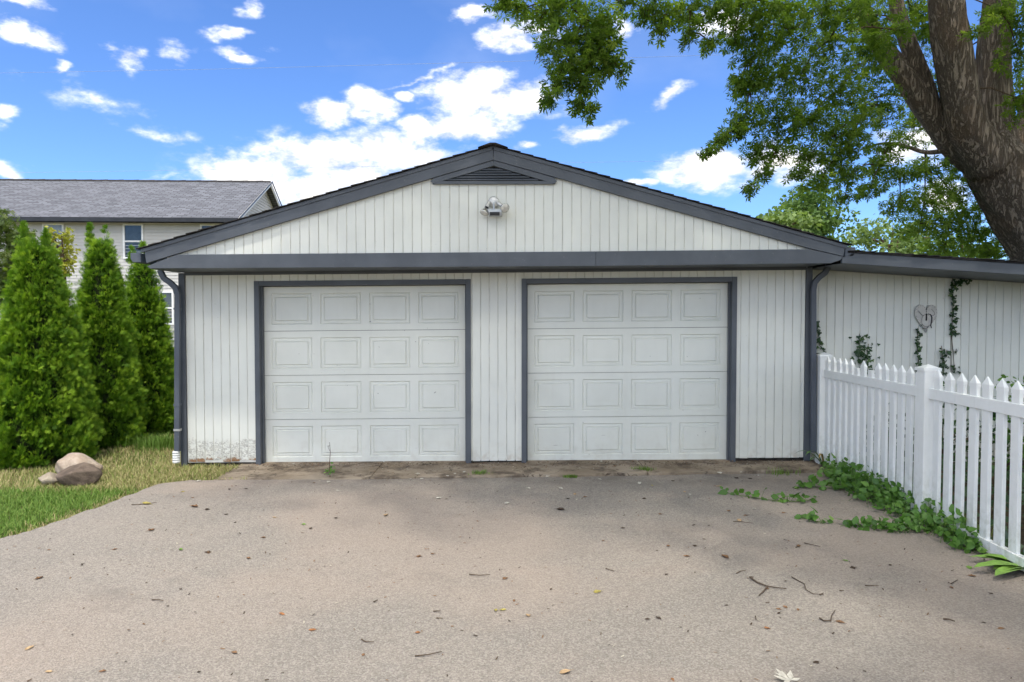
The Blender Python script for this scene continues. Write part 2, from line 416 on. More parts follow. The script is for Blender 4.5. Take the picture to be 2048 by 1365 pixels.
def m_slab():
    n = NT('stained_concrete'); 
    big = n.noise(1.8, 6, .65); f = n.noise(60, 4, .7)
    c = n.mix(n.rng(big, .35, .65), (.21, .165, .115), (.31, .255, .19))
    c = n.mix(n.mth('MULTIPLY', n.rng(n.noise(3.2, 6, .7), .47, .62), .75), c, (.075, .055, .04))
    c = n.mix(n.mth('MULTIPLY', n.rng(f, .55, .8), .45), c, (.36, .31, .25))
    crack = n.rng(n.mth('ABSOLUTE', n.mth('SUBTRACT', n.noise(1.1, 4, .6), .5)), 0, .006, .8, 0)
    c = n.mix(crack, c, (.05, .04, .03))
    n.bump(n.mth('ADD', big, f), .006, .7)
    return n.done(c, .9, .15)
def m_ground():
    n = NT('lawn_soil'); x, y, z = n.xyz()
    b = n.noise(1.3, 6, .65); f = n.noise(40, 5, .7)
    c = n.mix(n.rng(b, .36, .62), (.055, .085, .022), (.15, .12, .055))
    c = n.mix(n.rng(f, .45, .75), c, (.09, .07, .035))
    c = n.mix(n.mth('MULTIPLY', n.rng(n.noise(70, 4, .7), .6, .7), .6), c, (.30, .24, .13))
    n.bump(f, .03, .8)
    return n.done(c, .95, .1)
def m_mulch():
    n = NT('leafy_soil'); b = n.noise(2.5, 6, .65); f = n.noise(55, 5, .7)
    c = n.mix(n.rng(b, .4, .62), (.045, .034, .022), (.10, .075, .04))
    c = n.mix(n.mth('MULTIPLY', n.rng(f, .6, .7), .7), c, (.22, .16, .09))
    n.bump(f, .03, .9); return n.done(c, .95, .1)
def m_bark():
    n = NT('silver_maple_bark')
    r1 = n.mth('ABSOLUTE', n.mth('SUBTRACT', n.noise(1, 6, .65, n.map((15, 15, 1.9)), .5), .5)); f = n.noise(1, 6, .7, n.map((60, 60, 9))); b = n.noise(1.5, 4)
    ed = n.rng(r1, 0, .09)
    c = n.mix(n.rng(f, .35, .65), (.26, .21, .165), (.34, .28, .225))
    c = n.mix(n.mth('MULTIPLY', n.mth('SUBTRACT', 1, ed), .75), c, (.10, .076, .058))
    c = n.mix(n.mth('MULTIPLY', n.rng(b, .5, .7), .5), c, (.25, .17, .11))
    n.bump(n.mth('ADD', ed, n.mth('MULTIPLY', f, .7)), .035, 1.0)
    return n.done(c, .92, .15)
def m_shingle_far():
    n = NT('grey_asphalt_shingles')
    a = n.noise(1, 2, .5, n.map((1.6, .6, 1.5), (0, 0, 0)))
    br = n.N.new('ShaderNodeTexBrick'); tcn = n.N.new('ShaderNodeTexCoord')
    n.L.new(tcn.outputs['UV'], br.inputs['Vector'])
    br.inputs['Color1'].default_value = (.085, .088, .098, 1); br.inputs['Color2'].default_value = (.165, .17, .188, 1); br.inputs['Mortar'].default_value = (.05, .05, .054, 1)
    br.inputs['Scale'].default_value = 1; br.inputs['Brick Width'].default_value = .32; br.inputs['Row Height'].default_value = .14
    br.inputs['Mortar Size'].default_value = .016; br.inputs['Bias'].default_value = 0
    br.offset_frequency = 2; br.offset = .37
    c = n.mix(n.mth('MULTIPLY', n.rng(n.noise(1.5, 5), .3, .7), .25), br.outputs['Color'], (.12, .123, .135))
    return n.done(c, .9, .2)
def m_rock(name, a, b, dirt):
    n = NT(name); f = n.noise(9, 6, .7); s = n.noise(60, 4, .7); x, y, z = n.xyz()
    c = n.mix(n.rng(f, .35, .65), a, b); c = n.mix(n.mth('MULTIPLY', n.rng(s, .55, .75), .4), c, dirt)
    n.bump(n.mth('ADD', f, s), .012, .8); return n.done(c, .85, .2)
def m_grass():
    n = NT('grass_blades'); r = n.attr()
    c = n.mix(n.rng(r, 0, .45), (.085, .165, .022), (.165, .275, .045)); c = n.mix(n.rng(r, .45, .62), c, (.25, .30, .075))
    c = n.mix(n.rng(r, .66, 1.0), c, (.46, .37, .19))
    n.done(c, .6, .25)
    tr = n.N.new('ShaderNodeBsdfTranslucent'); mx = n.N.new('ShaderNodeMixShader'); mx.inputs[0].default_value = .3
    n.L.new(c, tr.inputs[0]); n.L.new(n.bs.outputs[0], mx.inputs[1]); n.L.new(tr.outputs[0], mx.inputs[2]); n.L.new(mx.outputs[0], n.out.inputs[0])
    return n.m
M = dict(
 groove=m_simple('painted_groove_shade', (.58, .57, .515), .25, 3, .8, .1),  # backing colour darkened to strengthen the shade lines between boards
 wood=m_white_wood(), door=m_door(), trim=m_trim(), asphalt=m_asphalt(), slab=m_slab(), ground=m_ground(), mulch=m_mulch(), bark=m_bark(),
 dark=m_simple('dark_void', (.012, .012, .013), .3, 9, .9, .1), roof=m_simple('dark_roof_shingles', (.040, .037, .036), .45, 7, .95, .1, .004, 130),
 sill=m_simple('dark_block_sill', (.055, .048, .042), .5, 8, .95, .1, .006, 50), vinyl=m_vinyl(),
 metal=m_simple('weathered_aluminium', (.50, .49, .46), .25, 30, .4, .5, .001, 90, .55), chrome=m_simple('silvered_bulb', (.70, .68, .63), .15, 25, .16, .6, 0, 40, .9),
 lens=m_simple('frosted_bulb_glass', (.55, .53, .47), .2, 30, .2, .6, .002, 80), grey=m_simple('grey_plastic', (.42, .44, .45), .12, 10, .5, .4),
 dspout=m_trim('slate_downspout_metal', (.066, .075, .090)), tubew=m_simple('white_corrugated_plastic', (.70, .70, .68), .1, 8, .5, .4),
 hsiding=m_simple('pale_vinyl_siding', (.50, .485, .45), .05, 2, .6, .3), hroof=m_shingle_far(), htrim=m_simple('white_house_trim', (.74, .74, .72), .05, 3, .5, .3),
 hgut=m_simple('black_gutter', (.022, .023, .026), .3, 4, .4, .4), glass=m_simple('dim_window_glass', (.035, .045, .052), .5, 1.2, .06, .6), blind=m_simple('window_blind', (.25, .29, .33), .12, 2, .25, .5),
 pipe=m_simple('white_vent_pipe', (.7, .7, .7), .05, 5, .5, .3), soffit=m_simple('house_soffit', (.40, .37, .31), .08, 3, .7, .2),
 rock1=m_rock('pale_granite', (.32, .245, .18), (.44, .36, .28), (.18, .14, .10)), rock2=m_rock('brown_fieldstone', (.095, .070, .052), (.17, .128, .096), (.05, .04, .032)), rock3=m_rock('buff_fieldstone', (.28, .23, .17), (.38, .32, .24), (.15, .12, .09)),
 maple=m_leaf('maple_leaves', (.065, .120, .022), (.155, .235, .042), (.33, .41, .085), .52, .6, .12), thuja=m_leaf('arborvitae_sprays', (.026, .070, .005), (.105, .215, .013), (.29, .43, .035), .28, .55, .2, 2.5),
 core=m_simple('inner_shade_core', (.020, .030, .010), .4, 14, .95, .05, .02, 30), ivy=m_leaf('ivy_leaves', (.014, .040, .012), (.028, .070, .018), (.085, .16, .03), .15, .4, .4),
 vine=m_leaf('vine_leaves', (.050, .125, .018), (.095, .205, .030), (.20, .33, .065), .25, .45, .4), far1=m_leaf('far_foliage', (.060, .115, .030), (.105, .175, .045), (.19, .27, .09), .3, .7, .2, .5), far2=m_leaf('pale_far_foliage', (.10, .16, .05), (.17, .24, .08), (.28, .34, .14), .3, .7, .2, .5),
 broad=m_leaf('dark_broad_leaves', (.055, .090, .022), (.10, .145, .035), (.20, .23, .06), .3), yellow=m_leaf('yellow_leaves', (.17, .20, .03), (.34, .33, .05), (.52, .46, .09), .35),
 stem=m_simple('brown_stems', (.10, .07, .045), .3, 20, .9, .1), gstem=m_simple('green_stems', (.09, .15, .04), .3, 20, .7, .2), grass=m_grass(),
 leafb=m_simple('dry_brown_leaf', (.17, .095, .05), .45, 60, .8, .15), leafp=m_simple('pale_grey_leaf', (.46, .43, .36), .2, 60, .8, .15), leafo=m_simple('rust_orange_leaf', (.26, .115, .045), .35, 60, .7, .2), leafd=m_simple('dark_rotted_leaf', (.06, .042, .03), .4, 60, .85, .15), leaft=m_simple('tan_leaf', (.36, .25, .14), .3, 60, .8, .15), leafg=m_simple('fresh_green_leaf', (.13, .22, .04), .3, 60, .6, .25), leafy=m_simple('yellow_leaf', (.30, .25, .07), .3, 60, .7, .2),
 twig=m_simple('grey_brown_twig', (.085, .062, .045), .35, 40, .9, .1), heart=m_simple('cream_heart_board', (.52, .50, .45), .12, 12, .8, .2, .002, 40), beads=m_simple('dark_wire_stitches', (.07, .065, .06), .4, 30, .6, .3), hook=m_simple('black_iron', (.012, .012, .013), .3, 20, .45, .4), cable=m_simple('overhead_wire', (.34, .38, .42), .1, 3, .6, .3),
)

# ------------------------------------------------------------------ ground
GZ = -0.065                                        # driveway level
def sheet(name, pts, z, mat, label, cat, sub=None):
    m = MB(); m.poly([(p[0], p[1], z) for p in pts]); o = m.build(name, mat)
    return tag(o, label, cat, kind='structure')
sheet('ground', [(-900, -900), (900, -900), (900, 900), (-900, 900)], GZ-.03, M['ground'], 'open grassy ground around the garage and houses', 'ground')
# driveway edge on the lawn side, read off the photograph
edge_px = [(-420,1190),(-200,1128),(0,1078),(60,1062),(120,1041),(200,1013),(260,990),(320,968),(380,961),(470,960)]
edge = []
for i in range(len(edge_px)-1):
    a, b = on_z(*edge_px[i], GZ), on_z(*edge_px[i+1], GZ)
    for k in range(6):
        p = a.lerp(b, k/6); edge.append((p.x+random.uniform(-.018, .018), p.y+random.uniform(-.022, .022)))
apron_front = [on_z(u, v, GZ) for (u, v) in ((470,960),(700,959),(980,956),(1200,953),(1420,949),(1640,946))]
edge += [(p.x, p.y) for p in apron_front]
drive = [(-9, 4.3), ] + edge + [(3.68, 8.1), (3.72, 7.6), (3.66, 6.0), (3.56, 3.5), (3.4, -1), (3.0, -14), (-9, -14)]
sheet('driveway', drive, GZ, M['asphalt'], 'worn grey asphalt driveway with sunlit and shaded areas', 'driveway')
FX = lambda Y: 3.655 - (8.20-Y)*.042             # line of the fence on the ground
sheet('garden_bed', [(FX(9), 9), (FX(-2)-.02, -2), (14, -2), (14, 12), (FX(9), 12)], GZ-.012, M['mulch'], 'shaded leafy soil behind the picket fence', 'garden bed')
# old concrete strip in front of the doors: three worn slabs
slab_root = empty('concrete_apron', (0, 7.95, GZ), 'stained tan concrete strip between asphalt and garage doors', 'apron')
slab_root['kind'] = 'structure'
xs = [-3.25, -1.55, 1.52, 3.62]
def lerp_front(x):
    for a, b in zip(apron_front[:-1], apron_front[1:]):
        if a.x <= x <= b.x: return a.y+(b.y-a.y)*(x-a.x)/(b.x-a.x)
    return apron_front[0].y if x < 0 else apron_front[-1].y
for i in range(3):
    m = MB(); x0, x1 = xs[i]+.004, xs[i+1]-.004; n = 22
    fr = [(x0+(x1-x0)*k/n, lerp_front(x0+(x1-x0)*k/n)+.012+random.uniform(-.03, .014)) for k in range(n+1)]
    top = [(x, y, GZ+.018+.009*x*.7+.008*(i % 2)) for (x, y) in fr] + [(x1, 8.62, GZ+.035+.006*x1), (x0, 8.62, GZ+.035+.006*x0)]
    m.prism([(a, b, c-.07) for (a, b, c) in top], (0, 0, .07)); m.build('slab', M['slab'], slab_root, bevel=.008)

# ------------------------------------------------------------------ garage
SH = .009                                          # the old building has settled: everything drops a little to the left
YW, YG, YD = 8.30, 7.70, 8.42                       # door wall, gable boards, door faces
garage = empty('garage', (0, YW, 0), 'white board-sided double garage with slate gray gable trim', 'garage')
PITCHB = .1026; GAP = .008
zs = lambda x: SH*x
WALL_TOP = 2.255
# doors' inner openings
D = [(-2.988, -.545), (.172, 2.60)]
TRIM = .058
HEAD = 2.095                                        # underside of the head trim at x = 0

fw = MB()
def wallpiece(x0, x1, z0, z1): fw.box(x0, x1, YW+.0005, YW+.10, z0, z1, SH)
wallpiece(-3.93, D[0][0]-.002, .0, WALL_TOP); wallpiece(D[0][1]+.002, D[1][0]-.002, .0, WALL_TOP); wallpiece(D[1][1]+.002, 3.54, .0, WALL_TOP)
for d in D: fw.box(d[0], d[1], YW+.0005, YW+.10, HEAD+.004, WALL_TOP-.001, SH)
front = fw.build('front_wall', M['groove'], garage)
def plank_run(x0, x1, zb, ztop, Y, parent, thick=.007, start=None, cache={}, jag=0.0):
    """boards of one siding run between x0 and x1, each an object; zb / ztop are functions of x"""
    k = math.floor((x0+3.86)/PITCHB)
    x = -3.86+k*PITCHB
    while x < x1-.012:
        a, b = max(x+GAP/2, x0), min(x+PITCHB-GAP/2, x1)
        if b-a > .012:
            m = MB(); dy = random.uniform(-.0015, .0015); jb = random.uniform(0, jag)
            c = .0025
            za, zb_, ta, tb = zb(a)+jb, zb(b)+jb+random.uniform(-jag, jag)*.3, ztop(a), ztop(b)
            yf = Y-thick+dy
            fr = [(a+c, yf, za), (b-c, yf, zb_), (b-c, yf, tb), (a+c, yf, ta)]
            md = [(a, yf+c, za), (b, yf+c, zb_), (b, yf+c, tb), (a, yf+c, ta)]
            bk = [(a, Y, za), (b, Y, zb_), (b, Y, tb), (a, Y, ta)]
            m.v += fr+md+bk
            m.f.append([0,1,2,3])
            for o in (0, 4):
                for q in range(4): m.f.append([o+q, o+4+q, o+4+(q+1) % 4, o+(q+1) % 4])
            m.build('plank', M['wood'], parent)
        x += PITCHB
low = lambda x: .0+zs(x)
plank_run(-3.862, D[0][0]-TRIM, lambda x: .005+zs(x), lambda x: WALL_TOP+zs(x), YW, front, jag=.03)
plank_run(D[0][1]+TRIM-.006, D[1][0]-TRIM+.006, lambda x: -.012+zs(x), lambda x: WALL_TOP+zs(x), YW, front, jag=.006)
plank_run(D[1][1]+TRIM, 3.47, lambda x: -.005+zs(x), lambda x: WALL_TOP+zs(x), YW, front, jag=.006)
for d in D: plank_run(d[0]-TRIM, d[1]+TRIM, lambda x: HEAD+TRIM+zs(x), lambda x: WALL_TOP+zs(x), YW, front)
for (a, b) in ((-3.93, D[0][0]), (D[0][1], D[1][0]), (D[1][1], 3.54)):
    m = MB(); m.box(a, b, YW+.03, YW+.2, -.13, .004, SH); m.build('sill', M['sill'], garage)  # mottled near-black strip below the wall boards
# corner boards
for (a, b) in ((-3.935, -3.864), (3.472, 3.545)):
    m = MB(); m.box(a, b, YW-.03, YW+.004, -.04, WALL_TOP, SH); m.build('corner_board', M['trim'], garage, bevel=.003)
# side and back walls
for (x0, x1, y0, y1) in ((-3.92, -3.82, YW+.101, 14.4), (3.44, 3.535, YW+.101, 14.4), (-3.92, 3.535, 14.401, 14.5)):
    m = MB(); m.box(x0, x1, y0, y1, -.1, 2.36, SH); m.build('wall', M['wood'], garage)
m = MB(); m.box(-3.80, 3.42, YD+.06, YD+.08, -.06, 2.25, SH); m.build('inner_darkness', M['dark'], garage)  # black sheet standing in for the unlit inside of the garage

# door frames: face trim and reveal
for (x0, x1) in D:
    fr = bpy.data.objects.new('door_frame', None); fr.location = ((x0+x1)/2, YW, 0); link(fr, garage); fr.location = ((x0+x1)/2, YW, 0)
    zt = HEAD
    for (a, b) in ((x0-TRIM, x0), (x1, x1+TRIM)):
        m = MB(); m.box(a, b, YW-.028, YW+.13, -.065, zt+TRIM, SH); m.build('jamb', M['trim'], fr, bevel=.003)
        w = .014 if a < x0 else -.014
        e = b if a < x0 else a
        m = MB(); m.box(min(e, e+w)+(.0005 if w < 0 else 0), max(e, e+w), YW+.045, YW+.10, -.04, zt-.001, SH); m.build('door_stop', M['trim'], fr)
    m = MB(); m.box(x0+.0005, x1-.0005, YW-.026, YW+.13, zt, zt+TRIM-.001, SH); m.build('head_trim', M['trim'], fr, bevel=.003)

# overhead doors: four sections of four raised panels
def make_door(x0, x1):
    x0 += .006; x1 -= .006
    z0, z1 = -.045, HEAD-.004
    dr = bpy.data.objects.new('garage_door', None); link(dr, garage); dr.location = ((x0+x1)/2, YD, 0)
    H = (z1-z0)/4; W = x1-x0
    mar, gapx = W*.036, W*.041
    pw = (W-2*mar-3*gapx)/4; pz0, pz1 = H*.14, H*.845
    dep = .012
    for r in range(4):
        zb = z0+r*H+.0025; zt = z0+(r+1)*H-.0025
        gx = [x0]; 
        for c in range(4):
            a = x0+mar+c*(pw+gapx); gx += [a, a+pw]
        gx.append(x1)
        gz = [zb, zb+pz0, zb+pz1, zt]
        m = MB(); y = YD+random.uniform(-.0015, .0015)
        for i in range(len(gx)-1):
            for j in range(3):
                if j == 1 and i % 2 == 1: continue
                m.poly([(gx[i], y, gz[j]+zs(gx[i])), (gx[i+1], y, gz[j]+zs(gx[i+1])), (gx[i+1], y, gz[j+1]+zs(gx[i+1])), (gx[i], y, gz[j+1]+zs(gx[i]))])
        # rim of the section
        for (a, b, p, q) in ((x0, zb, x1, zb), (x1, zb, x1, zt), (x1, zt, x0, zt), (x0, zt, x0, zb)):
            m.poly([(p, y, q+zs(p)), (a, y, b+zs(a)), (a, y+.03, b+zs(a)), (p, y+.03, q+zs(p))])
        m.build('door_section', M['door'], dr)
        for c in range(4):
            a, b = gx[1+2*c], gx[2+2*c]; lo, hi = gz[1], gz[2]
            def ring(ins, yy): return [(a+ins, yy, lo+ins+zs(a)), (b-ins, yy, lo+ins+zs(b)), (b-ins, yy, hi-ins+zs(b)), (a+ins, yy, hi-ins+zs(a))]
            rings = [ring(0, y), ring(.010, y+dep), ring(.016, y+dep*.55), ring(.040, y+dep*.45), ring(.046, y+dep), ring(.056, y+.001)]
            m = MB()
            for g in rings: m.v += g
            for k in range(len(rings)-1):
                for q in range(4): m.f.append([k*4+q, k*4+(q+1) % 4, (k+1)*4+(q+1) % 4, (k+1)*4+q])
            e = (len(rings)-1)*4; m.f.append([e, e+1, e+2, e+3])
            m.build('panel', M['door'], dr)
    m = MB(); m.box(x0, x1, YD+.004, YD+.03, z0-.022, z0-.001, SH); m.build('bottom_seal', M['dark'], dr)
for d in D: make_door(*d)

# gable boards, trim and vent -- outline read in the gable plane
P = lambda u, v, Y=YG-.05: at(u, v, Y)
RL = lambda x: P(289,501).z + (x-P(289,501).x)*(P(986,298.5).z-P(289,501).z)/(P(986,298.5).x-P(289,501).x)
RR = lambda x: P(1690,494).z + (x-P(1690,494).x)*(P(986,298.5).z-P(1690,494).z)/(P(986,298.5).x-P(1690,494).x)
AX = P(986,298.5).x
rake = lambda x: RL(x) if x < AX else RR(x)
gb = MB()
gpts = [P(330,522), P(1650,508), P(1650,500), P(986,310), P(330,505)]
gb.prism([(p.x, YG, p.z-.005) for p in gpts], (0, .10, 0)); gable = gb.build('gable_wall', M['groove'], garage)
plank_run(P(345,500).x, P(1632,500).x, lambda x: P(345,524).z+(x-P(345,500).x)*(P(1632,511).z-P(345,524).z)/(P(1632,500).x-P(345,500).x), lambda x: rake(x)-.06, YG, gable)
yr = YG-.055
m = MB(); m.prism([(p.x, yr, p.z) for p in (P(289,501), P(986.3,298.5), P(986.3,320.5), P(353,508.6), P(293,527))][::-1], (0, .04, 0)); m.build('rake_board', M['trim'], garage, bevel=.003)
m = MB(); m.prism([(p.x, yr, p.z) for p in (P(986.9,298.5), P(1690,494), P(1686,513), P(1620,497.6), P(986.9,320.5))][::-1], (0, .04, 0)); m.build('rake_board', M['trim'], garage, bevel=.003)
hb = [(296,534.5), (354,509.8), (700,507)]; 
m = MB(); m.prism([(p.x, yr+.004, p.z) for p in (P(294,533), P(354,509.6), P(1191.6,503.2), P(1191.6,532.4), P(370,537), P(300,537.5))][::-1], (0, .04, 0)); m.build('fascia_board', M['trim'], garage, bevel=.003)
m = MB(); m.prism([(p.x, yr+.003, p.z) for p in (P(1192,503.2), P(1619,498.8), P(1686,514), P(1680,521), P(1662,527), P(1192,532.4))][::-1], (0, .04, 0)); m.build('fascia_board', M['trim'], garage, bevel=.003)
# soffit under the overhang
m = MB(); a, b = P(297,536), P(1664,527); m.box(a.x, b.x, yr+.047, YW+.02, 2.262, 2.277, SH); m.build('soffit', M['trim'], garage)
m = MB(); m.box(-3.862, 3.47, YW-.030, YW-.0095, 2.226, 2.2615, SH); m.build('frieze_board', M['trim'], garage)
m = MB(); m.box(P(310,520).x, P(1655,520).x, yr+.046, yr+.08, 2.285, 2.36, SH); m.build('sub_fascia', M['trim'], garage)
# roof: deck, rake strip and courses of shingles on both slopes
ridge = P(986, 290); el_, er_ = P(279,497), P(1697,489)
for (e, sgn) in ((el_, -1), (er_, 1)):
    vec = Vector((e.x-ridge.x, 0, e.z-ridge.z)); ln = vec.length; dv = vec/ln; nv = Vector((-dv.z*sgn, 0, dv.x*sgn)); 
    if nv.z < 0: nv = -nv
    m = MB(); A = Vector((ridge.x, yr-.012, ridge.z-.018)); Bp = A+dv*(ln-.02)
    m.prism([A, Bp, Bp-nv*.035, A-nv*.035], (0, 14.75-yr, 0)); deck = m.build('roof_deck', M['trim'], garage)
    nc = int(ln/.142)
    for k in range(nc):
        t0, t1 = ln*k/nc, ln*(k+1)/nc+.02
        A = Vector((ridge.x, yr-.035+random.uniform(-.012, .008), ridge.z-.015)) + dv*t0 + nv*.002
        Bp = A+dv*(t1-t0)+nv*.006; m = MB()
        m.prism([A, Bp, Bp+nv*.010, A+nv*.006], (0, 14.8-yr, 0)); m.build('shingle_course', M['roof'], deck)
m = MB(); m.prism([ridge+Vector((-.16, -.09, -.045)), ridge+Vector((-.03, -.09, .002)), ridge+Vector((.03, -.09, .002)), ridge+Vector((.16, -.09, -.045)), ridge+Vector((0, -.09, -.012))][::-1], (0, 7.2, 0)); m.build('ridge_cap', M['roof'], garage)

# gable vent
vent = bpy.data.objects.new('gable_vent', None); link(vent, garage); vent.location = (AX, YG, P(986,350).z)
yv = YG-.042
def tri(pts, y, d): return MB().prism([(p.x, y, p.z) for p in pts][::-1], (0, d, 0))
tri([P(886,361), P(987,332), P(1089,361)], YG-.0135, .0015).build('vent_darkness', M['dark'], vent)  # thin black plate stands in for the shade behind the louvers
tri([P(861,362), P(865,367.5), P(884,362.2), P(987,331.6), P(987,320.8), P(868,356)], yv, .024).build('vent_frame', M['trim'], vent, bevel=.002)
tri([P(987.2,320.8), P(1107,355), P(1114,362), P(1110,367.5), P(1090,362), P(987.2,331.6)], yv-.001, .024).build('vent_frame', M['trim'], vent, bevel=.002)
tri([P(865,368.3), P(1110,368.3), P(1092,362.2), P(882,362.2)][::-1], yv+.0005, .024).build('vent_frame', M['trim'], vent, bevel=.002)
for k in range(5):
    v = 338+k*5.1
    hw = (v-331.5)*3.45
    a, b = P(987-hw, v), P(987+hw, v); s = random.uniform(-.5, .8)*.01
    m = MB(); m.prism([(a.x, yv+.006, a.z-.010), (a.x, yv+.006, a.z-.004), (a.x+.02, yv+.026, a.z+.014), (a.x+.02, yv+.026, a.z+.008)], (b.x-a.x-.02, 0, s)); m.build('louver', M['trim'], vent)

# gutters and downspouts
for (x0, u, v, sgn) in ((0, 272, 516, -1), (0, 1700, 504, 1)):
    c = P(u, v, yr+.02); w = .056; h = .05
    prof = [(-w, h), (-w, -h*.2), (-w*.55, -h), (w, -h), (w, h)] if sgn < 0 else [(-w, h), (-w, -h), (w*.55, -h), (w, -h*.2), (w, h)]
    m = MB(); m.prism([(c.x+a, yr+.01, c.z+b) for (a, b) in prof], (0, 6.9, 0)); m.build('gutter', M['dspout'], garage, bevel=.004)
def spout(path, name='downspout'):
    pts = []
    for i in range(len(path)-1):
        a, b = path[i], path[i+1]
        for k in range(4 if i < len(path)-2 else 1): pts.append(Vector(a).lerp(Vector(b), k/4))
    pts.append(Vector(path[-1]))
    m = MB(); m.rect_sweep(pts, .062, .05); return m.build(name, M['dspout'], garage, bevel=.006)
Ys = 8.20
Q = lambda u, v: at(u, v, Ys)
ds = spout([Q(321,531), Q(322,545), Q(328,557), Q(341,566), Q(351,576), Q(355.5,590), Q(355,903)])
for v in (618, 810, 860):
    p = Q(355.3, v); m = MB(); m.box(p.x-.036, p.x+.036, Ys-.03, Ys+.03, p.z-.012, p.z+.012); m.build('strap', M['dspout'] if v != 860 else M['metal'], ds)
m = MB(); p = Q(353, 926); 
m.lathe([(.038+.007*(k % 2), k*.014) for k in range(11)], (p.x, Ys, p.z), (0, 0, 1), 18); m.build('drain_tube', M['tubew'], garage, smooth=False)
Q2 = lambda u, v: at(u, v, 8.22)
spout([Q2(1657,520), Q2(1656,534), Q2(1650,546), Q2(1637,556), Q2(1629,566), Q2(1626.5,580), Q2(1626.5,905)])

# ------------------------------------------------------------------ lean-to wing on the right
wing = empty('garage_wing', (6, 8.6, 0), 'low white shed wing with sloping slate fascia beside the garage', 'shed')
YX = 8.55
fa0, fa1 = at(1672,505,7.68), at(2048,529,7.68)
sl = (fa1.z-fa0.z)/(fa1.x-fa0.x)
fz = lambda x: fa0.z+(x-fa0.x)*sl
XE = 9.2
wm = MB(); wm.prism([(3.56, YX, -.12), (3.56, YX, fz(3.56)-.10), (XE, YX, fz(XE)-.10), (XE, YX, -.12)][::-1], (0, .1, 0)); ww = wm.build('wing_wall', M['groove'], wing)
plank_run(3.56, XE, lambda x: -.03, lambda x: fz(x)-.125, YX, ww)
m = MB(); m.prism([(3.72, 7.655, fz(3.72)), (XE+.3, 7.655, fz(XE+.3)), (XE+.3, 7.655, fz(XE+.3)-.118), (3.60, 7.655, fz(3.6)-.118), (3.60, 7.655, fz(3.6)-.06)], (0, .04, 0)); m.build('fascia_board', M['trim'], wing, bevel=.003)
m = MB(); m.prism([(3.60, 7.70, fz(3.6)-.118), (XE+.3, 7.70, fz(XE+.3)-.118), (XE+.3, 7.70, fz(XE+.3)-.115), (3.60, 7.70, fz(3.6)-.115)], (0, .86, 0)); m.build('soffit', M['trim'], wing)
m = MB(); m.prism([(3.66, 7.64, fz(3.66)+.002), (XE+.34, 7.64, fz(XE+.34)+.002), (XE+.34, 7.64, fz(XE+.34)+.016), (3.66, 7.64, fz(3.66)+.016)], (0, 3.1, 0)); wdk = m.build('roof_deck', M['roof'], wing)
k = 0; x = 3.66
while x < XE+.3:
    m = MB(); j = random.uniform(-.012, .012)
    m.prism([(x, 7.622+j, fz(x)+.017), (x+.15, 7.622+j, fz(x+.15)+.024), (x+.15, 7.622+j, fz(x+.15)+.034), (x, 7.622+j, fz(x)+.022)], (0, 3.15, 0)); m.build('shingle_course', M['roof'], wdk)
    x += .14
for (x0, x1, y0, y1) in ((XE-.1, XE, YX+.101, 10.6), (3.56, XE, 10.601, 10.7)):
    m = MB(); m.prism([(x0, y0, -.12), (x1, y0, -.12), (x1, y0, fz(x1)-.1), (x0, y0, fz(x0)-.1)], (0, y1-y0, 0)); m.build('wall', M['wood'], wing)

# heart plaque
hc = at(1851, 640, YX-.03)
heart = empty('heart_plaque', (hc.x, hc.y, hc.z), 'cream heart-shaped board with dark stitched lines hung on the wing wall', 'wall decoration')
def hp(t, s=1.0):
    x = 16*math.sin(t)**3; z = 13*math.cos(t)-5*math.cos(2*t)-2*math.cos(3*t)-math.cos(4*t)
    return (hc.x+x/16*.135*s, hc.z+.012+(z+2.5)/14.5*.172*s+(.0))
m = MB(); m.prism([(a, hc.y-.012, b) for (a, b) in (hp(2*math.pi*k/64) for k in range(64))], (0, .022, 0)); m.build('board', M['heart'], heart, bevel=.004)
st = MB()
def dash(pts, r=.003, n=10):
    for k in range(len(pts)-1):
        a, b = Vector(pts[k]), Vector(pts[k+1]); c = int((b-a).length/.014)+1
        for q in range(c):
            s = a.lerp(b, (q+.15)/c); e = a.lerp(b, (q+.7)/c); st.tube([s, e], r, 5)
hy = hc.y-.016
for k in range(64):
    if k % 2 == 0:
        a, b = hp(2*math.pi*k/64, .93); st.tube([(a-.003, hy, b), (a+.003, hy, b)], .0028, 5)
o = lambda dx, dz: (hc.x+dx, hy, hc.z+dz)
dash([o(-.10, .11), o(-.075, .08), o(-.06, .06), o(-.03, .05)]); dash([o(.0, .15), o(0, .11), o(0, .08)])
dash([o(math.cos(t)*.058, math.sin(t)*.075-.01) for t in [R(60+12*i) for i in range(22)]]); dash([o(.06, .13), o(.09, .10), o(.105, .07), o(.08, .05), o(.05, .06)])
dash([o(-.07, -.085), o(-.045, -.05)], .005); dash([o(-.05, -.105), o(0, -.105), o(.03, -.08)], .0045); dash([o(0, -.105), o(.01, -.14)])
st.build('stitching', M['beads'], heart)
m = MB(); m.tube([o(0, .075), o(.002, .02), o(0, -.01)], .008, 8); m.tube([o(.02, .072), o(.05, .065), o(.068, .03), o(.066, -.02), o(.055, -.07), o(.066, -.10)], [.004, .006, .007, .007, .006, .005], 8); m.build('hook', M['hook'], heart, smooth=True)

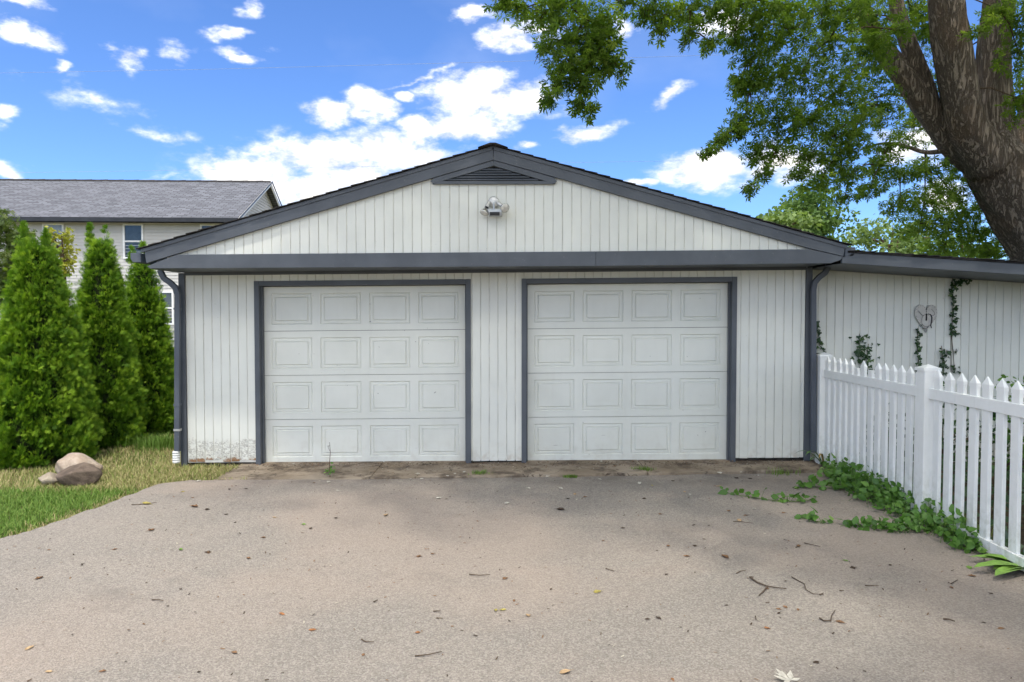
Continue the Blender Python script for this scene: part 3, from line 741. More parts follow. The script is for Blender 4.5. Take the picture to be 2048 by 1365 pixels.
# security light on the gable
lc = P(987.5, 405, YG-.012)
lamp = empty('security_floodlight', tuple(lc), 'twin-bulb security floodlight with motion sensor on the gable', 'floodlight')
m = MB(); m.lathe([(.062, 0), (.062, .012), (.052, .024), (.022, .030)], lc, (0, -1, 0), 24); m.build('mounting_plate', M['metal'], lamp, smooth=False)
def bulb(s, e, face, big):
    s = lc+Vector(s); e = lc+Vector(e); d = (e-s)
    m = MB(); m.tube([lc+Vector((s.x-lc.x, -.025, s.z-lc.z)), s+Vector((0, -.01, 0)), s+d*.12], .012, 10); m.lathe([(.018, 0), (.022, .01), (.022, d.length*.8), (.019, d.length)], s, d, 16); h = m.build('lamp_holder', M['metal'], lamp, smooth=False)
    m = MB(); f = Vector(face).normalized(); m.lathe([(.020, -.004), (.021, .012)], e, f, 16); m.build('gasket', M['dark'], h)
    m = MB(); m.lathe([(.017, .008), (.024, .022), (.040, .050), (.050, .068), (.051, .074)], e, f, 24); b = m.build('bulb', M['chrome'], lamp, smooth=True)
    m = MB(); m.lathe([(.0505, .0735), (.046, .080), (.025, .086), (.004, .088)], e, f, 24); m.build('lens', M['lens'], b, smooth=True)
bulb((-.045, -.05, -.005), (-.075, -.085, -.07), (-.35, -.35, -.86), 1)
bulb((.045, -.05, -.015), (.095, -.085, -.055), (.42, -.80, -.42), 1)
m = MB(); m.rect_sweep([lc+Vector((0, -.03, 0)), lc+Vector((.002, -.05, -.03)), lc+Vector((.003, -.06, -.105))], .022, .02); m.build('stem', M['grey'], lamp, bevel=.004)
sc = lc+Vector((.012, -.085, -.118))
m = MB(); m.prism([sc+Vector(p) for p in ((-.075, .05, .033), (-.075, -.075, .018), (-.062, -.085, -.015), (-.055, -.06, -.045), (-.06, .05, -.045))], (.14, 0, 0)); sb = m.build('sensor_box', M['grey'], lamp, bevel=.005)
m = MB(); m.prism([sc+Vector(p) for p in ((-.05, -.086, -.012), (-.05, -.0835, -.043), (-.05, -.05, -.048), (-.05, -.06, -.02))], (.105, 0, 0)); m.build('sensor_lens', M['hook'], sb, bevel=.003)

# ------------------------------------------------------------------ picket fence
fence = empty('picket_fence', (FX(6), 6, GZ), 'white vinyl picket fence running from the garage corner along the driveway', 'fence')
fdir = Vector((.042, 1, 0)).normalized(); fang = -math.atan2(fdir.x, fdir.y)
def fpt(Y): return Vector((FX(Y), Y, 0))
PY = [8.20, 5.98, 3.56, 1.14]
mp = MB(); w = .0635; mp.box(-w, w, -w, w, -.35, 1.245); post_me = mp.mesh('post', M['vinyl'])
mc = MB(); a = .074; mc.box(-a, a, -a, a, 1.235, 1.262)
mc.v += [(-.066, -.066, 1.262), (.066, -.066, 1.262), (.066, .066, 1.262), (-.066, .066, 1.262), (0, 0, 1.292)]; i = len(mc.v)-5; mc.f += [[i, i+1, i+4], [i+1, i+2, i+4], [i+2, i+3, i+4], [i+3, i, i+4]]
cap_me = mc.mesh('post_cap', M['vinyl'])
for Y in PY:
    o = inst('post', post_me, fpt(Y), fence, (0, 0, fang)); b = o.modifiers.new('bevel', 'BEVEL'); b.width = .006; b.segments = 2
    c = bpy.data.objects.new('post_cap', cap_me); col.objects.link(c); c.parent = o
pk = MB(); t, w = .0145, .043
pk.box(-t, t, -w, w, -.02, 1.175)
picket_me = pk.mesh('picket', M['vinyl'])
tp = MB(); t2, w2 = .016, .045; tp.box(-t2, t2, -w2, w2, 1.160, 1.19); i = len(tp.v)
tp.v += [(-t2, -w2, 1.1905), (t2, -w2, 1.1905), (t2, w2, 1.1905), (-t2, w2, 1.1905), (-.004, 0, 1.25), (.004, 0, 1.25)]
tp.f += [[i, i+1, i+5, i+4], [i+1, i+2, i+5], [i+2, i+3, i+4, i+5], [i+3, i, i+4]]
tip_me = tp.mesh('picket_tip', M['vinyl'])
def panel_run(ya, yb, n, flat=(), y0=None):
    L = (yb-ya)/fdir.y
    for (z0, z1) in ((1.0, 1.09), (-.045, .045)):
        m = MB(); m.box(-.025, .025, -L/2+.055, L/2-.055, z0, z1); me = m.mesh('rail', M['vinyl']); mid = fpt((ya+yb)/2)
        o = inst('rail', me, mid, fence, (0, 0, fang)); b = o.modifiers.new('bevel', 'BEVEL'); b.width = .004; b.segments = 2
    for k in range(n):
        Y = yb-(yb-ya)*(k+.95)/(n+.9)
        dz = random.uniform(-.004, .004); p = fpt(Y)+Vector((0, 0, dz-(.0 if k not in flat else .01)))
        rot = (random.uniform(-.004, .004), random.uniform(-.004, .004), fang)
        o = inst('picket', picket_me, p, fence, rot); b = o.modifiers.new('bevel', 'BEVEL'); b.width = .003; b.segments = 1
        if k not in flat:
            c = bpy.data.objects.new('picket_tip', tip_me); col.objects.link(c); c.parent = o
panel_run(PY[1], PY[0], 14, (5, 7)); panel_run(PY[2], PY[1], 14); panel_run(PY[3], PY[2], 14)

# ------------------------------------------------------------------ house next door
HR = R(2.2)
hE = at(475, 437, 24.0)                              # right end of the front eave
house = empty('neighbour_house', (hE.x, hE.y, GZ), 'two-storey pale sided house with grey shingle roof behind the hedge', 'house')
hx = Vector((-math.cos(HR), math.sin(HR)*-1*-1*0-math.sin(HR)*0+0, 0)); hx = Vector((-math.cos(HR), -math.sin(HR), 0)); hy = Vector((-math.sin(HR)*1.0, math.cos(HR), 0))
hy = Vector((-.075, 1, 0)).normalized()
H = lambda a, d, z: (Vector((hE.x, hE.y, 0))+hx*a+hy*d+Vector((0, 0, z)))     # a: left along the eave, d: back, z: up
ez = hE.z; LEN = 12.2; OV = .35; DEP = 8.6; rz = at(530, 364, 24+DEP/2).z
sid = MB()
def lap(p0, p1, z0, z1, out, holes=()):
    z = z0
    while z < z1-.01:
        zt = min(z+.1125, z1)
        for (a, b) in [(0., 1.)]:
            A, B = Vector(p0), Vector(p1)
            sid.poly([A+out*.022+Vector((0, 0, z)), B+out*.022+Vector((0, 0, z)), B+out*.002+Vector((0, 0, zt)), A+out*.002+Vector((0, 0, zt))])
            sid.poly([A+Vector((0, 0, z)), B+Vector((0, 0, z)), B+out*.022+Vector((0, 0, z)), A+out*.022+Vector((0, 0, z))])
        z = zt
lap(H(LEN-.3, OV, GZ), H(.3, OV, GZ), GZ*0, ez-GZ-.16, -hy)
sid.build('wall_siding', M['hsiding'], house)
sid = MB()
g0, g1 = H(.3, OV, 0), H(.3, DEP-OV, 0)
z = GZ
while z < rz-.2:
    zt = z+.1125
    def ext(zz):
        if zz < ez: return (0., 1.)
        f = (zz-ez)/(rz-ez-.1)*.5; return (min(f, .5), max(1-f, .5))
    a0, b0 = ext(z); a1, b1 = ext(zt); out = -hx
    q = [g0.lerp(g1, a0)+Vector((0, 0, z))+out*.022, g0.lerp(g1, b0)+Vector((0, 0, z))+out*.022, g0.lerp(g1, b1)+Vector((0, 0, zt))+out*.002, g0.lerp(g1, a1)+Vector((0, 0, zt))+out*.002]
    sid.poly(q); sid.poly([q[0]-out*.022, q[1]-out*.022, q[1], q[0]]); z = zt
sid.build('gable_siding', M['hsiding'], house)
m = MB()
for (a, b) in (((LEN-.3, OV), (LEN-.3, DEP-OV)), ((LEN-.3, DEP-OV), (.3, DEP-OV))):
    m.poly([H(a[0], a[1], GZ), H(b[0], b[1], GZ), H(b[0], b[1], ez), H(a[0], a[1], ez)])
m.build('wall', M['hsiding'], house)
m = MB(); m.poly([H(.3, .36, ez-.17), H(LEN-.3, .36, ez-.17), H(LEN-.3, .02, ez-.17), H(.0, .02, ez-.17)]); m.build('soffit', M['soffit'], house)
m = MB()
for (d0, z0, d1, z1) in ((0, ez, DEP/2, rz), (DEP/2, rz, DEP, ez)):
    m.prism([H(0, d0, z0), H(LEN, d0, z0), H(LEN, d1, z1), H(0, d1, z1)], (0, 0, -.05))
roof = m.build('roof', M['hroof'], house)
uv = roof.data.uv_layers.new(name='UVMap')
for lp in roof.data.loops:
    co = roof.data.vertices[lp.vertex_index].co - Vector((hE.x, hE.y, 0)); uv.data[lp.index].uv = (co.dot(hx), co.dot(hy)*1.13)
m = MB(); k = 0
for k in range(40):
    a = LEN*k/40; m.prism([H(a, DEP/2-.13, rz-.045), H(a+LEN/40, DEP/2-.13, rz-.045), H(a+LEN/40, DEP/2, rz+.035), H(a, DEP/2, rz+.035+.01*(k % 2))], (0, .02, -.01))
m.build('ridge_cap', M['roof'], roof)
m = MB(); m.prism([H(-.02, -.10, ez+.0), H(LEN, -.10, ez), H(LEN, -.10, ez-.14), H(-.02, -.10, ez-.14)], (0, .1, 0)); m.build('gutter', M['hgut'], house)
for (d0, z0, d1, z1) in ((0, ez, DEP/2, rz), (DEP/2, rz, DEP, ez)):
    m = MB(); m.prism([H(-.01, d0, z0-.02), H(-.01, d1, z1-.02), H(-.01, d1, z1-.17), H(-.01, d0, z0-.17)], (-.03, 0, 0)); m.build('rake_trim', M['htrim'], house)
    m = MB(); m.prism([H(-.045, d0, z0+.012), H(-.045, d1, z1+.012), H(-.045, d1, z1-.04), H(-.045, d0, z0-.04)], (.03, 0, 0)); m.build('drip_edge', M['hgut'], house)
p = H(9.9, 1.7, ez+(rz-ez)*1.7/(DEP/2)); m = MB(); m.lathe([(.05, -.1), (.05, .42)], p, (0, 0, 1), 12); vp = m.build('vent_pipe', M['pipe'], house)
m = MB(); m.lathe([(.13, -.06), (.07, .10), (.055, .12)], p, (0, 0, 1), 12); m.build('flashing', M['hgut'], vp)
def house_window(u0, u1, v0, v1, glass):
    Yf = 24+OV-.02
    a, b = at(u0, v0, Yf), at(u1, v1, Yf); c = at((u0+u1)/2, v0, Yf)
    aa = -(a.x-hE.x); bb = -(b.x-hE.x); f = .06
    wd = bpy.data.objects.new('window', None); link(wd, house); wd.location = H((aa+bb)/2, OV, (a.z+b.z)/2)
    zc = (a.z+b.z)/2
    def bar(a0, a1, z0, z1, out, name, mat):
        m = MB(); m.prism([H(a0, OV-out, z0), H(a1, OV-out, z0), H(a1, OV-out, z1), H(a0, OV-out, z1)], (0, out-.012, 0)); m.build(name, mat, wd)
    for (x0, x1, z0, z1) in ((aa, aa-f, b.z, a.z), (bb+f, bb, b.z, a.z), (aa-f, bb+f, a.z-f, a.z), (aa-f, bb+f, b.z, b.z+f), (aa-f, bb+f, zc-.025, zc+.025)):
        bar(x0, x1, z0, z1, .05, 'window_frame', M['htrim'])
    bar(aa-f, bb+f, zc+.025, a.z-f, .022, 'pane', glass); bar(aa-f, bb+f, b.z+f, zc-.025, .02, 'pane', M['glass'])
house_window(96, 139, 449, 519, M['blind']); house_window(252, 293, 449, 519, M['glass']); house_window(403, 446, 449, 519, M['glass']); house_window(322, 352, 583, 650, M['glass'])

# ------------------------------------------------------------------ arborvitae hedge
def arborvitae(x, y, h, rad, lead, label, seed):
    rg = np.random.default_rng(seed)
    t = empty('arborvitae', (x, y, GZ-.02), label, 'shrub', 'arborvitae in the hedge row')
    m = MB(); m.tube([(x, y, GZ-.05), (x+.01, y, .3), (x, y, h*.8)], [.06, .05, .015], 8); m.build('trunk', M['stem'], t)
    def prof(s):                                   # radius at fraction s of the height
        return rad*np.clip(np.minimum((1-s)**.62*1.05, .86+1.4*s), 0, 1)
    zs_ = np.linspace(.03, .94, 16); m = MB(); m.tube([(x, y, GZ+s*h) for s in zs_], [float(prof(s))*.80+.01 for s in zs_], 18, noise=.12); m.build('shade_core', M['core'], t)  # solid dark core stands in for inner shade and blocks see-through
    P_, N_, A_, S_, C_ = [], [], [], [], []
    ncl = int(1200*rad/.6*h/2.8)
    for k in range(ncl):
        s = 1-rg.uniform(0.0, 1)**.62
        a = rg.uniform(0, 2*math.pi); r = float(prof(s))*rg.uniform(.86, 1.02)*(1+.05*math.sin(a*5+s*17+seed)+.04*math.sin(a*9-s*29))
        ox = oy = 0
        out = np.array([math.cos(a), math.sin(a), 0]); c = np.array([x, y, GZ+s*h])+out*r
        ax = out*.55+np.array([0, 0, .9]); ax += rg.normal(0, .16, 3); ax /= np.linalg.norm(ax)
        n = int(rg.integers(34, 42)); size = rg.uniform(.052, .080)
        q = c+ax*rg.uniform(-.08, .06, (n, 1))+rg.normal(0, .034, (n, 3))
        P_.append(q); nn = np.cross(out, [0, 0, 1])+rg.normal(0, .55, (n, 3)); N_.append(nn)
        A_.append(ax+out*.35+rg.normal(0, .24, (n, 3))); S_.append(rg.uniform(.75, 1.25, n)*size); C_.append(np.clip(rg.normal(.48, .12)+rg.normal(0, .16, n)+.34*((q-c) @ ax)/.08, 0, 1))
    for (lx, lh) in lead:                           # feathery leaders at the top
        for k in range(int(26)):
            f = rg.uniform(0, 1); c = np.array([x+lx, y+rg.normal(0, .02), GZ+h*.80+f*(lh-h*.80)]); n = 12; rr = .11*(1-f)**.8+.008
            q = c+rg.normal(0, rr*.5, (n, 3)); P_.append(q); N_.append(rg.normal(0, 1, (n, 3))*[1, 1, .3]); A_.append(np.array([0, 0, 1.])+rg.normal(0, .35, (n, 3)))
            S_.append(rg.uniform(.05, .09, n)); C_.append(np.clip(rg.normal(.6, .16, n), 0, 1))
    pos = np.concatenate(P_); Mx = frames(np.concatenate(N_), None, np.concatenate(A_))
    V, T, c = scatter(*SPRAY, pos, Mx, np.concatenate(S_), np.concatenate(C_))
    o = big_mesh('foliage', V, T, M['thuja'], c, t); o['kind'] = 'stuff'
arborvitae(-5.82, 8.62, 2.72, .57, ((-.17, 2.93), (.09, 2.80)), 'wide bright green arborvitae right behind the boulders', 1)
arborvitae(-5.68, 9.72, 2.80, .445, ((-.16, 3.05), (.04, 3.02)), 'arborvitae in the middle of the row, between its two neighbours', 2)
arborvitae(-5.62, 10.72, 2.66, .43, ((-.19, 2.82), (.0, 2.95)), 'arborvitae at the far end of the row, half hidden by the downspout', 3)

# ------------------------------------------------------------------ broadleaf trees
def leaf_blobs(blobs, tpl, size, dens, rg, droop=.5, shell=.35):
    """blobs: (centre, (rx, ry, rz)); leaves through each blob, thicker near its skin"""
    P_, S_, C_ = [], [], []
    for (c, r) in blobs:
        r = np.array(r, float); n = max(6, int(dens*(r[0]*r[1]+r[0]*r[2]+r[1]*r[2])/3/(size*size)))
        d = rg.normal(0, 1, (n, 3)); d /= np.linalg.norm(d, axis=1, keepdims=True)
        rad = rg.uniform(0, 1, (n, 1))**shell
        P_.append(np.array(c)+d*rad*r); S_.append(rg.uniform(.65, 1.2, n)*size)
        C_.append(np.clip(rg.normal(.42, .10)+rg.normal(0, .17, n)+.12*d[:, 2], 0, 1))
    pos = np.concatenate(P_); n = len(pos)
    nrm = rg.normal(0, .75, (n, 3))+[0, 0, .75]
    ax = rg.normal(0, .8, (n, 3))+[0, 0, -droop]
    return scatter(*tpl, pos, frames(nrm, None, ax), np.concatenate(S_), np.concatenate(C_))
def far_tree(name, u, v, Y, rpx, hpx, mat, label, n=26, size=.30, seed=3, dens=1.3, tpl=LEAF4, trunk=True, cat='tree', group=None, mult=.42, bs=.0):
    rg = np.random.default_rng(seed); c = at(u, v, Y); rx, rz = rpx*Y/FPX, hpx*Y/FPX
    t = empty(name, (c.x, c.y, GZ), label, cat, group)
    blobs = []
    for k in range(n):
        d = rg.normal(0, 1, 3); d /= np.linalg.norm(d); f = rg.uniform(.35, .85)
        q = np.array(c)+d*f*np.array([rx, rx, rz]); s = rg.uniform(.7, 1.15)*mult
        blobs.append((q, (rx*s, rx*s, rz*s*.85)))
    V, T, a = leaf_blobs(blobs, tpl, size, dens*5, rg)
    o = big_mesh('crown', V, T, mat, a, t); o['kind'] = 'stuff'
    m = MB(); m.tube([(c.x, c.y, GZ-.1), (c.x+.1, c.y, (c.z+GZ)*.5), (c.x, c.y, c.z+rz*.5)], [rx*.09+.02, rx*.07+.015, .01], 9)
    for k in range(7):
        b = blobs[k*3 % len(blobs)][0]; z0 = c.z-rz*.5+rg.uniform(0, rz*.5)
        m.tube([(c.x, c.y, max(z0, .4)), Vector(b).lerp(c, .4), b], [rx*.035+.01, rx*.025+.006, .006], 6)
    m.build('trunk', M['stem'], t); return t
far_tree('shade_tree', 1610, 440, 40, 95, 82, M['far1'], 'rounded mid-green tree rising beyond the right roof slope', 34, .30, 21, 2.6)
far_tree('shade_tree', 1560, 462, 34, 70, 58, M['far2'], 'pale green tree in front of the rounded mid-green tree', 26, .28, 22, 2.0)
far_tree('shade_tree', 1785, 478, 46, 92, 62, M['far2'], 'loose yellow-green tree showing over the wing roof', 30, .32, 23, 1.2)
far_tree('shade_tree', 1925, 505, 44, 85, 50, M['far1'], 'low green tree behind the wing roof near the maple trunk', 24, .32, 24, 1.3)
far_tree('broadleaf_tree', 14, 520, 12.6, 72, 118, M['broad'], 'dark green broadleaf tree behind the arborvitae row', 34, .085, 25, 3.0, MAPLE, mult=.36)
far_tree('yellow_shrub', 124, 505, 12.2, 34, 64, M['yellow'], 'sparse yellow-leaved shrub between the hedge and the neighbour house', 24, .075, 26, 3.2, LEAF4, cat='shrub', mult=.34)

# ------------------------------------------------------------------ silver maple
def maple():
    rg = np.random.default_rng(5); Y0 = 11.6
    base = Vector((9.75, Y0+.3, GZ))
    t = empty('silver_maple', tuple(base), 'big forked silver maple leaning over the garage from behind the wing', 'tree')
    def W(u, v, Y=Y0): return at(u, v, Y)
    def grow(mb, pts, rads, n=20, ridge=.05, seed=0):
        # resample smoothly, with bark ridges that follow the limb
        pts = [Vector(p) for p in pts]; out, ro = [], []
        for i in range(len(pts)-1):
            p0, p1, p2, p3 = pts[max(i-1, 0)], pts[i], pts[i+1], pts[min(i+2, len(pts)-1)]
            for k in range(6):
                s = k/6
                q = .5*((2*p1)+(p2-p0)*s+(2*p0-5*p1+4*p2-p3)*s*s+(3*p1-p0-3*p2+p3)*s**3); out.append(q); ro.append(rads[i]+(rads[i+1]-rads[i])*s)
        out.append(pts[-1]); ro.append(rads[-1])
        i0 = len(mb.v); mb.tube(out, ro, n)
        for k in range(len(out)):
            for j in range(n):
                a = 2*math.pi*j/n; f = 1+ridge*(math.sin(a*7+k*.23+seed)+.7*math.sin(a*4-k*.41+seed*2)+.6*math.sin(a*11+k*.6))+random.uniform(-.02, .02)
                v = Vector(mb.v[i0+k*n+j]); mb.v[i0+k*n+j] = tuple(out[k]+(v-out[k])*f)
    m = MB()
    grow(m, [base+Vector((.15, 0, -.2)), base+Vector((-.1, 0, 1.0)), W(2118, 520), W(2056, 420), W(1996, 335), W(1962, 285)], [1.0, .76, .60, .55, .48, .34], 34, .035)
    m.build('trunk', M['bark'], t, smooth=True)
    limbs = [
     ([W(2000,350), W(1925,300), W(1868,236), W(1819,168), W(1770,105), W(1735,45), W(1700,-60), W(1650,-200)], [.30,.24,.20,.18,.155,.13,.10,.05]),
     ([W(1862,225), W(1845,165), W(1822,100), W(1800,40), W(1780,-60), W(1760,-180)], [.17,.15,.13,.115,.10,.05]),
     ([W(1985,335,11.4), W(1938,260,11.3), W(1918,180,11.2), W(1902,90,11.1), W(1892,0,11), W(1880,-150,10.8), W(1850,-350,10.2)], [.34,.285,.27,.26,.245,.21,.10]),
     ([W(1998,330,11.7), W(1990,250,11.8), W(1986,150,11.8), W(1992,60,11.7), W(2008,-60,11.6), W(2030,-260,11.4)], [.38,.28,.25,.24,.23,.14]),
     ([W(2030,345,11.9), W(2062,250,12), W(2085,120,12.1), W(2095,0,12.1), W(2120,-160,12.2)], [.30,.22,.19,.17,.10]),
     ([W(1935,305), W(1895,302), W(1850,305), W(1800,290), W(1760,288), W(1720,300)], [.05,.045,.035,.026,.018,.008]),
     ([W(1905,285), W(1870,240), W(1830,200), W(1770,190), W(1720,215)], [.045,.035,.025,.018,.008]),
     ([W(2050,200,12), W(2030,205,11.6), W(2080,230,11.3)], [.07,.05,.03]),
    ]
    # long boughs reaching forward over the drive, above the picture
    over = [([W(1888,-60,11), (6.0, 9.4, 8.4), (4.6, 7.6, 9.0), (2.6, 5.6, 9.0), (.6, 4.4, 8.2)], [.20,.17,.13,.09,.03]),
            ([W(2004,-40,11.6), (7.8, 9.4, 9.2), (6.6, 6.6, 9.8), (5.6, 4.2, 9.6), (4.8, 2.0, 8.6)], [.22,.18,.14,.09,.03]),
            ([W(1712,-20), (4.2, 10.4, 8.6), (2.4, 9.0, 8.6), (.9, 8.4, 8.0), (.6, 8.3, 6.9)], [.12,.10,.07,.04,.012]),
            ([(6.6, 6.6, 9.8), (6.0, 3.6, 9.0), (5.0, 1.2, 8.0), (3.6, -.6, 7.2)], [.13,.10,.07,.02]),
            ([(4.6, 7.6, 9.0), (2.4, 6.6, 8.2), (0, 6.0, 7.6), (-2.0, 5.8, 7.2), (-3.8, 5.8, 7.0)], [.12,.10,.07,.045,.015]),
            ([W(1700,-60), (3.6, 10.8, 9.0), (1.6, 10.2, 9.6), (-.8, 8.8, 9.4)], [.10,.09,.06,.02])]
    for i, (p, r) in enumerate(limbs+over):
        m = MB(); grow(m, p, r, 22 if r[0] > .15 else 9, .04 if r[0] > .15 else .02, i*1.7); m.build('limb', M['bark'], t, smooth=True)
    # sprays of leaves: (u, v, Y, ru px, rv px)
    spr = [(1010,8,8.6,40,18),(1040,20,8.6,26,16),(1085,30,8.5,45,34),(1120,10,8.5,60,26),(1170,40,8.4,62,50),(1150,80,8.4,70,40),(1190,95,8.4,55,46),(1215,60,8.4,35,50),(1130,125,8.4,40,30),(1175,135,8.4,55,34),(1225,120,8.4,24,24),
      (1085,100,8.5,18,22),(1115,165,8.4,34,24),(1165,170,8.4,36,20),(1100,195,8.4,20,16),(1155,205,8.4,18,16),(1180,222,8.4,14,9),(1245,150,8.4,10,8),
      (1250,5,8.9,24,10),(1290,20,9,36,22),(1330,30,9,45,26),(1320,60,9,16,14),(1380,20,9.2,45,30),(1380,65,9.2,14,24),(1430,20,9.4,50,34),(1420,85,9.4,22,14),(1480,10,9.6,50,40),
      (1470,70,9.8,34,30),(1500,120,10,40,44),(1520,60,10,60,50),(1500,180,10,38,40),(1480,165,10,28,12),(1490,240,10,40,34),(1540,160,10.2,55,55),(1560,240,10.2,55,45),(1580,60,10.4,70,60),(1600,150,10.4,60,60),(1440,280,10,22,20),(1415,305,10,16,12),(1465,262,10,26,16),
      (1510,300,10.2,24,30),(1530,345,10.2,14,20),(1500,375,10.2,12,16),(1555,300,10.3,40,30),(1620,240,10.5,60,45),(1660,80,10.6,70,70),(1680,180,10.6,60,55),(1620,310,10.6,36,28),(1670,270,10.7,50,40),(1600,345,10.6,24,14),
      (1660,330,10.8,46,28),(1700,290,10.8,50,34),(1640,368,10.8,40,16),(1700,350,11,40,24),(1690,395,11,16,18),(1720,240,11,50,40),(1740,120,11.1,60,70),(1745,30,11.1,60,50),(1760,210,11.4,50,50),(1780,290,11.4,30,30),
      (1740,380,11.3,24,18),(1760,330,11.3,30,20),(1800,350,11.5,50,22),(1850,340,11.8,45,26),(1800,410,11.6,32,30),(1850,400,11.8,55,34),(1900,380,12,50,34),(1840,455,12,50,32),(1900,450,12.2,65,36),(1960,470,12.4,50,34),(1930,420,12.4,60,30),(1980,505,12.6,50,22),(1890,495,12.4,55,20),
      (1830,250,12.6,40,50),(1860,180,12.8,40,60),(1850,60,12.6,45,60),(1820,10,12.4,50,40),(1880,20,12.8,30,50),(1925,330,13,40,40),(2035,100,11.0,24,60),(2045,200,10.8,20,60),(2045,30,10.8,30,40),(2040,300,12.9,22,40),(2050,400,13.2,20,60),(2000,20,10.6,26,22),(1960,60,10.4,18,16),
      (1700,20,9.9,40,30),(1800,60,10.5,26,26),(1745,85,10.4,26,22),(1640,20,9.6,60,34),(1560,10,9.4,60,30)]
    blobs = [(np.array(at(u, v, Y)), (ru*Y/FPX, .45, rv*Y/FPX)) for (u, v, Y, ru, rv) in spr]
    # the rest of the crown, above and around the picture
    k = 0
    while k < 190:
        c = np.array([rg.uniform(-1.8, 16), rg.uniform(.4, 19), rg.uniform(4.6, 14)]); r = rg.uniform(.75, 1.35)
        e = ((c[0]-7.2)/9.4)**2+((c[1]-9.0)/9.4)**2+((c[2]-7.5)/6.5)**2
        if e > 1 or e < .25: continue
        edge_z = CZ+.47*(c[1]+r)+.25
        inview = c[2]-r < edge_z and c[0]-r < .76*(c[1]+r)
        if inview: continue
        if c[2] < 7 and c[1] > 11: continue
        blobs.append((c, (r*1.15, r*1.15, r*.75))); k += 1
    for k in range(34):                             # the bough that shades the gable
        c = np.array([rg.uniform(-3.2, 3.2), rg.uniform(4.6, 7.0), 0]); r = rg.uniform(.7, 1.0)
        c[2] = max(CZ+.47*(c[1]+r)+.35+r*.9, rg.uniform(6.4, 8.6)); blobs.append((c, (r*1.2, r*.9, r*.7)))
    for k in range(40):                             # boughs over the near right of the drive
        c = np.array([rg.uniform(.6, 7.5), rg.uniform(-1.6, 3.0), 0]); c[0] += (3.0-c[1])*.12; r = rg.uniform(.7, 1.05)
        c[2] = max(CZ+.47*(max(c[1], 0)+r)+.35+r*.9, rg.uniform(6.0, 9.0)); blobs.append((c, (r*1.2, r*1.1, r*.7)))
    nvis = len(spr)
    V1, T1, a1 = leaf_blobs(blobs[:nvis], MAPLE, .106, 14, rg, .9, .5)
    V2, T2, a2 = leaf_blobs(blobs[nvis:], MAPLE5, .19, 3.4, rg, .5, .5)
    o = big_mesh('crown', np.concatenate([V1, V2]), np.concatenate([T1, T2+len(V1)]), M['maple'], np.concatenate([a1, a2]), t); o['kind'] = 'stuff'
    # twigs that carry the sprays: each spray hangs from a nearby spray closer to the limbs
    tw = MB(); cs = [Vector(b[0]) for b in blobs[:nvis]]
    anchors = [Vector(p) for (ps, r) in limbs+over for p in ps]
    order = sorted(range(nvis), key=lambda i: min((cs[i]-a).length for a in anchors)); done = list(anchors)
    for i in order:
        b = cs[i]; a = min(done, key=lambda q: (q-b).length+(.6 if q.z < b.z else 0)); L = (a-b).length
        mid = a.lerp(b, .5)+Vector((0, 0, .12*L)); tip = b+Vector((random.uniform(-.1, .1), 0, -blobs[i][1][2]*.7))
        tw.tube([a, mid, b, tip], [.014, .011, .007, .003], 5); done.append(b)
        for q in range(3):
            e = b+Vector((random.uniform(-1, 1)*blobs[i][1][0]*.9, random.uniform(-.3, .3), random.uniform(-1, .5)*blobs[i][1][2]*.9)); tw.tube([b.lerp(a, .15), b.lerp(e, .5)+Vector((0, 0, .03)), e], [.006, .005, .002], 4)
    tw.build('twigs', M['stem'], t)['kind'] = 'stuff'
maple()

# ------------------------------------------------------------------ lawn, straw and weeds
def blades(pos, h, rnd, rg, w=.006, lean=.5):
    n = len(pos); a = rg.uniform(0, 2*math.pi, n); d = np.stack([np.cos(a), np.sin(a), np.zeros(n)], 1); s = np.stack([-np.sin(a), np.cos(a), np.zeros(n)], 1)
    l = rg.uniform(.1, 1, n)[:, None]*lean*h[:, None]; ww = (w*rg.uniform(.6, 1.3, n))[:, None]; up = np.array([[0, 0, 1.]])
    v0, v1 = pos-s*ww/2, pos+s*ww/2; m_ = pos+up*h[:, None]*.6+d*l*.35
    v2, v3 = m_-s*ww*.4, m_+s*ww*.4; v4 = pos+up*h[:, None]*rg.uniform(.75, 1, n)[:, None]+d*l
    V = np.stack([v0, v1, v2, v3, v4], 1).reshape(-1, 3); b = (np.arange(n)*5)[:, None, None]
    T = np.array([[0, 1, 3], [0, 3, 2], [2, 3, 4]])[None]+b
    return V, T.reshape(-1, 3), np.repeat(rnd, 5)
def inside(x, y, poly):
    c = np.zeros(len(x), bool); j = len(poly)-1
    for i in range(len(poly)):
        (xi, yi), (xj, yj) = poly[i], poly[j]
        c ^= ((yi > y) != (yj > y)) & (x < (xj-xi)*(y-yi)/(yj-yi+1e-12)+xi); j = i
    return c
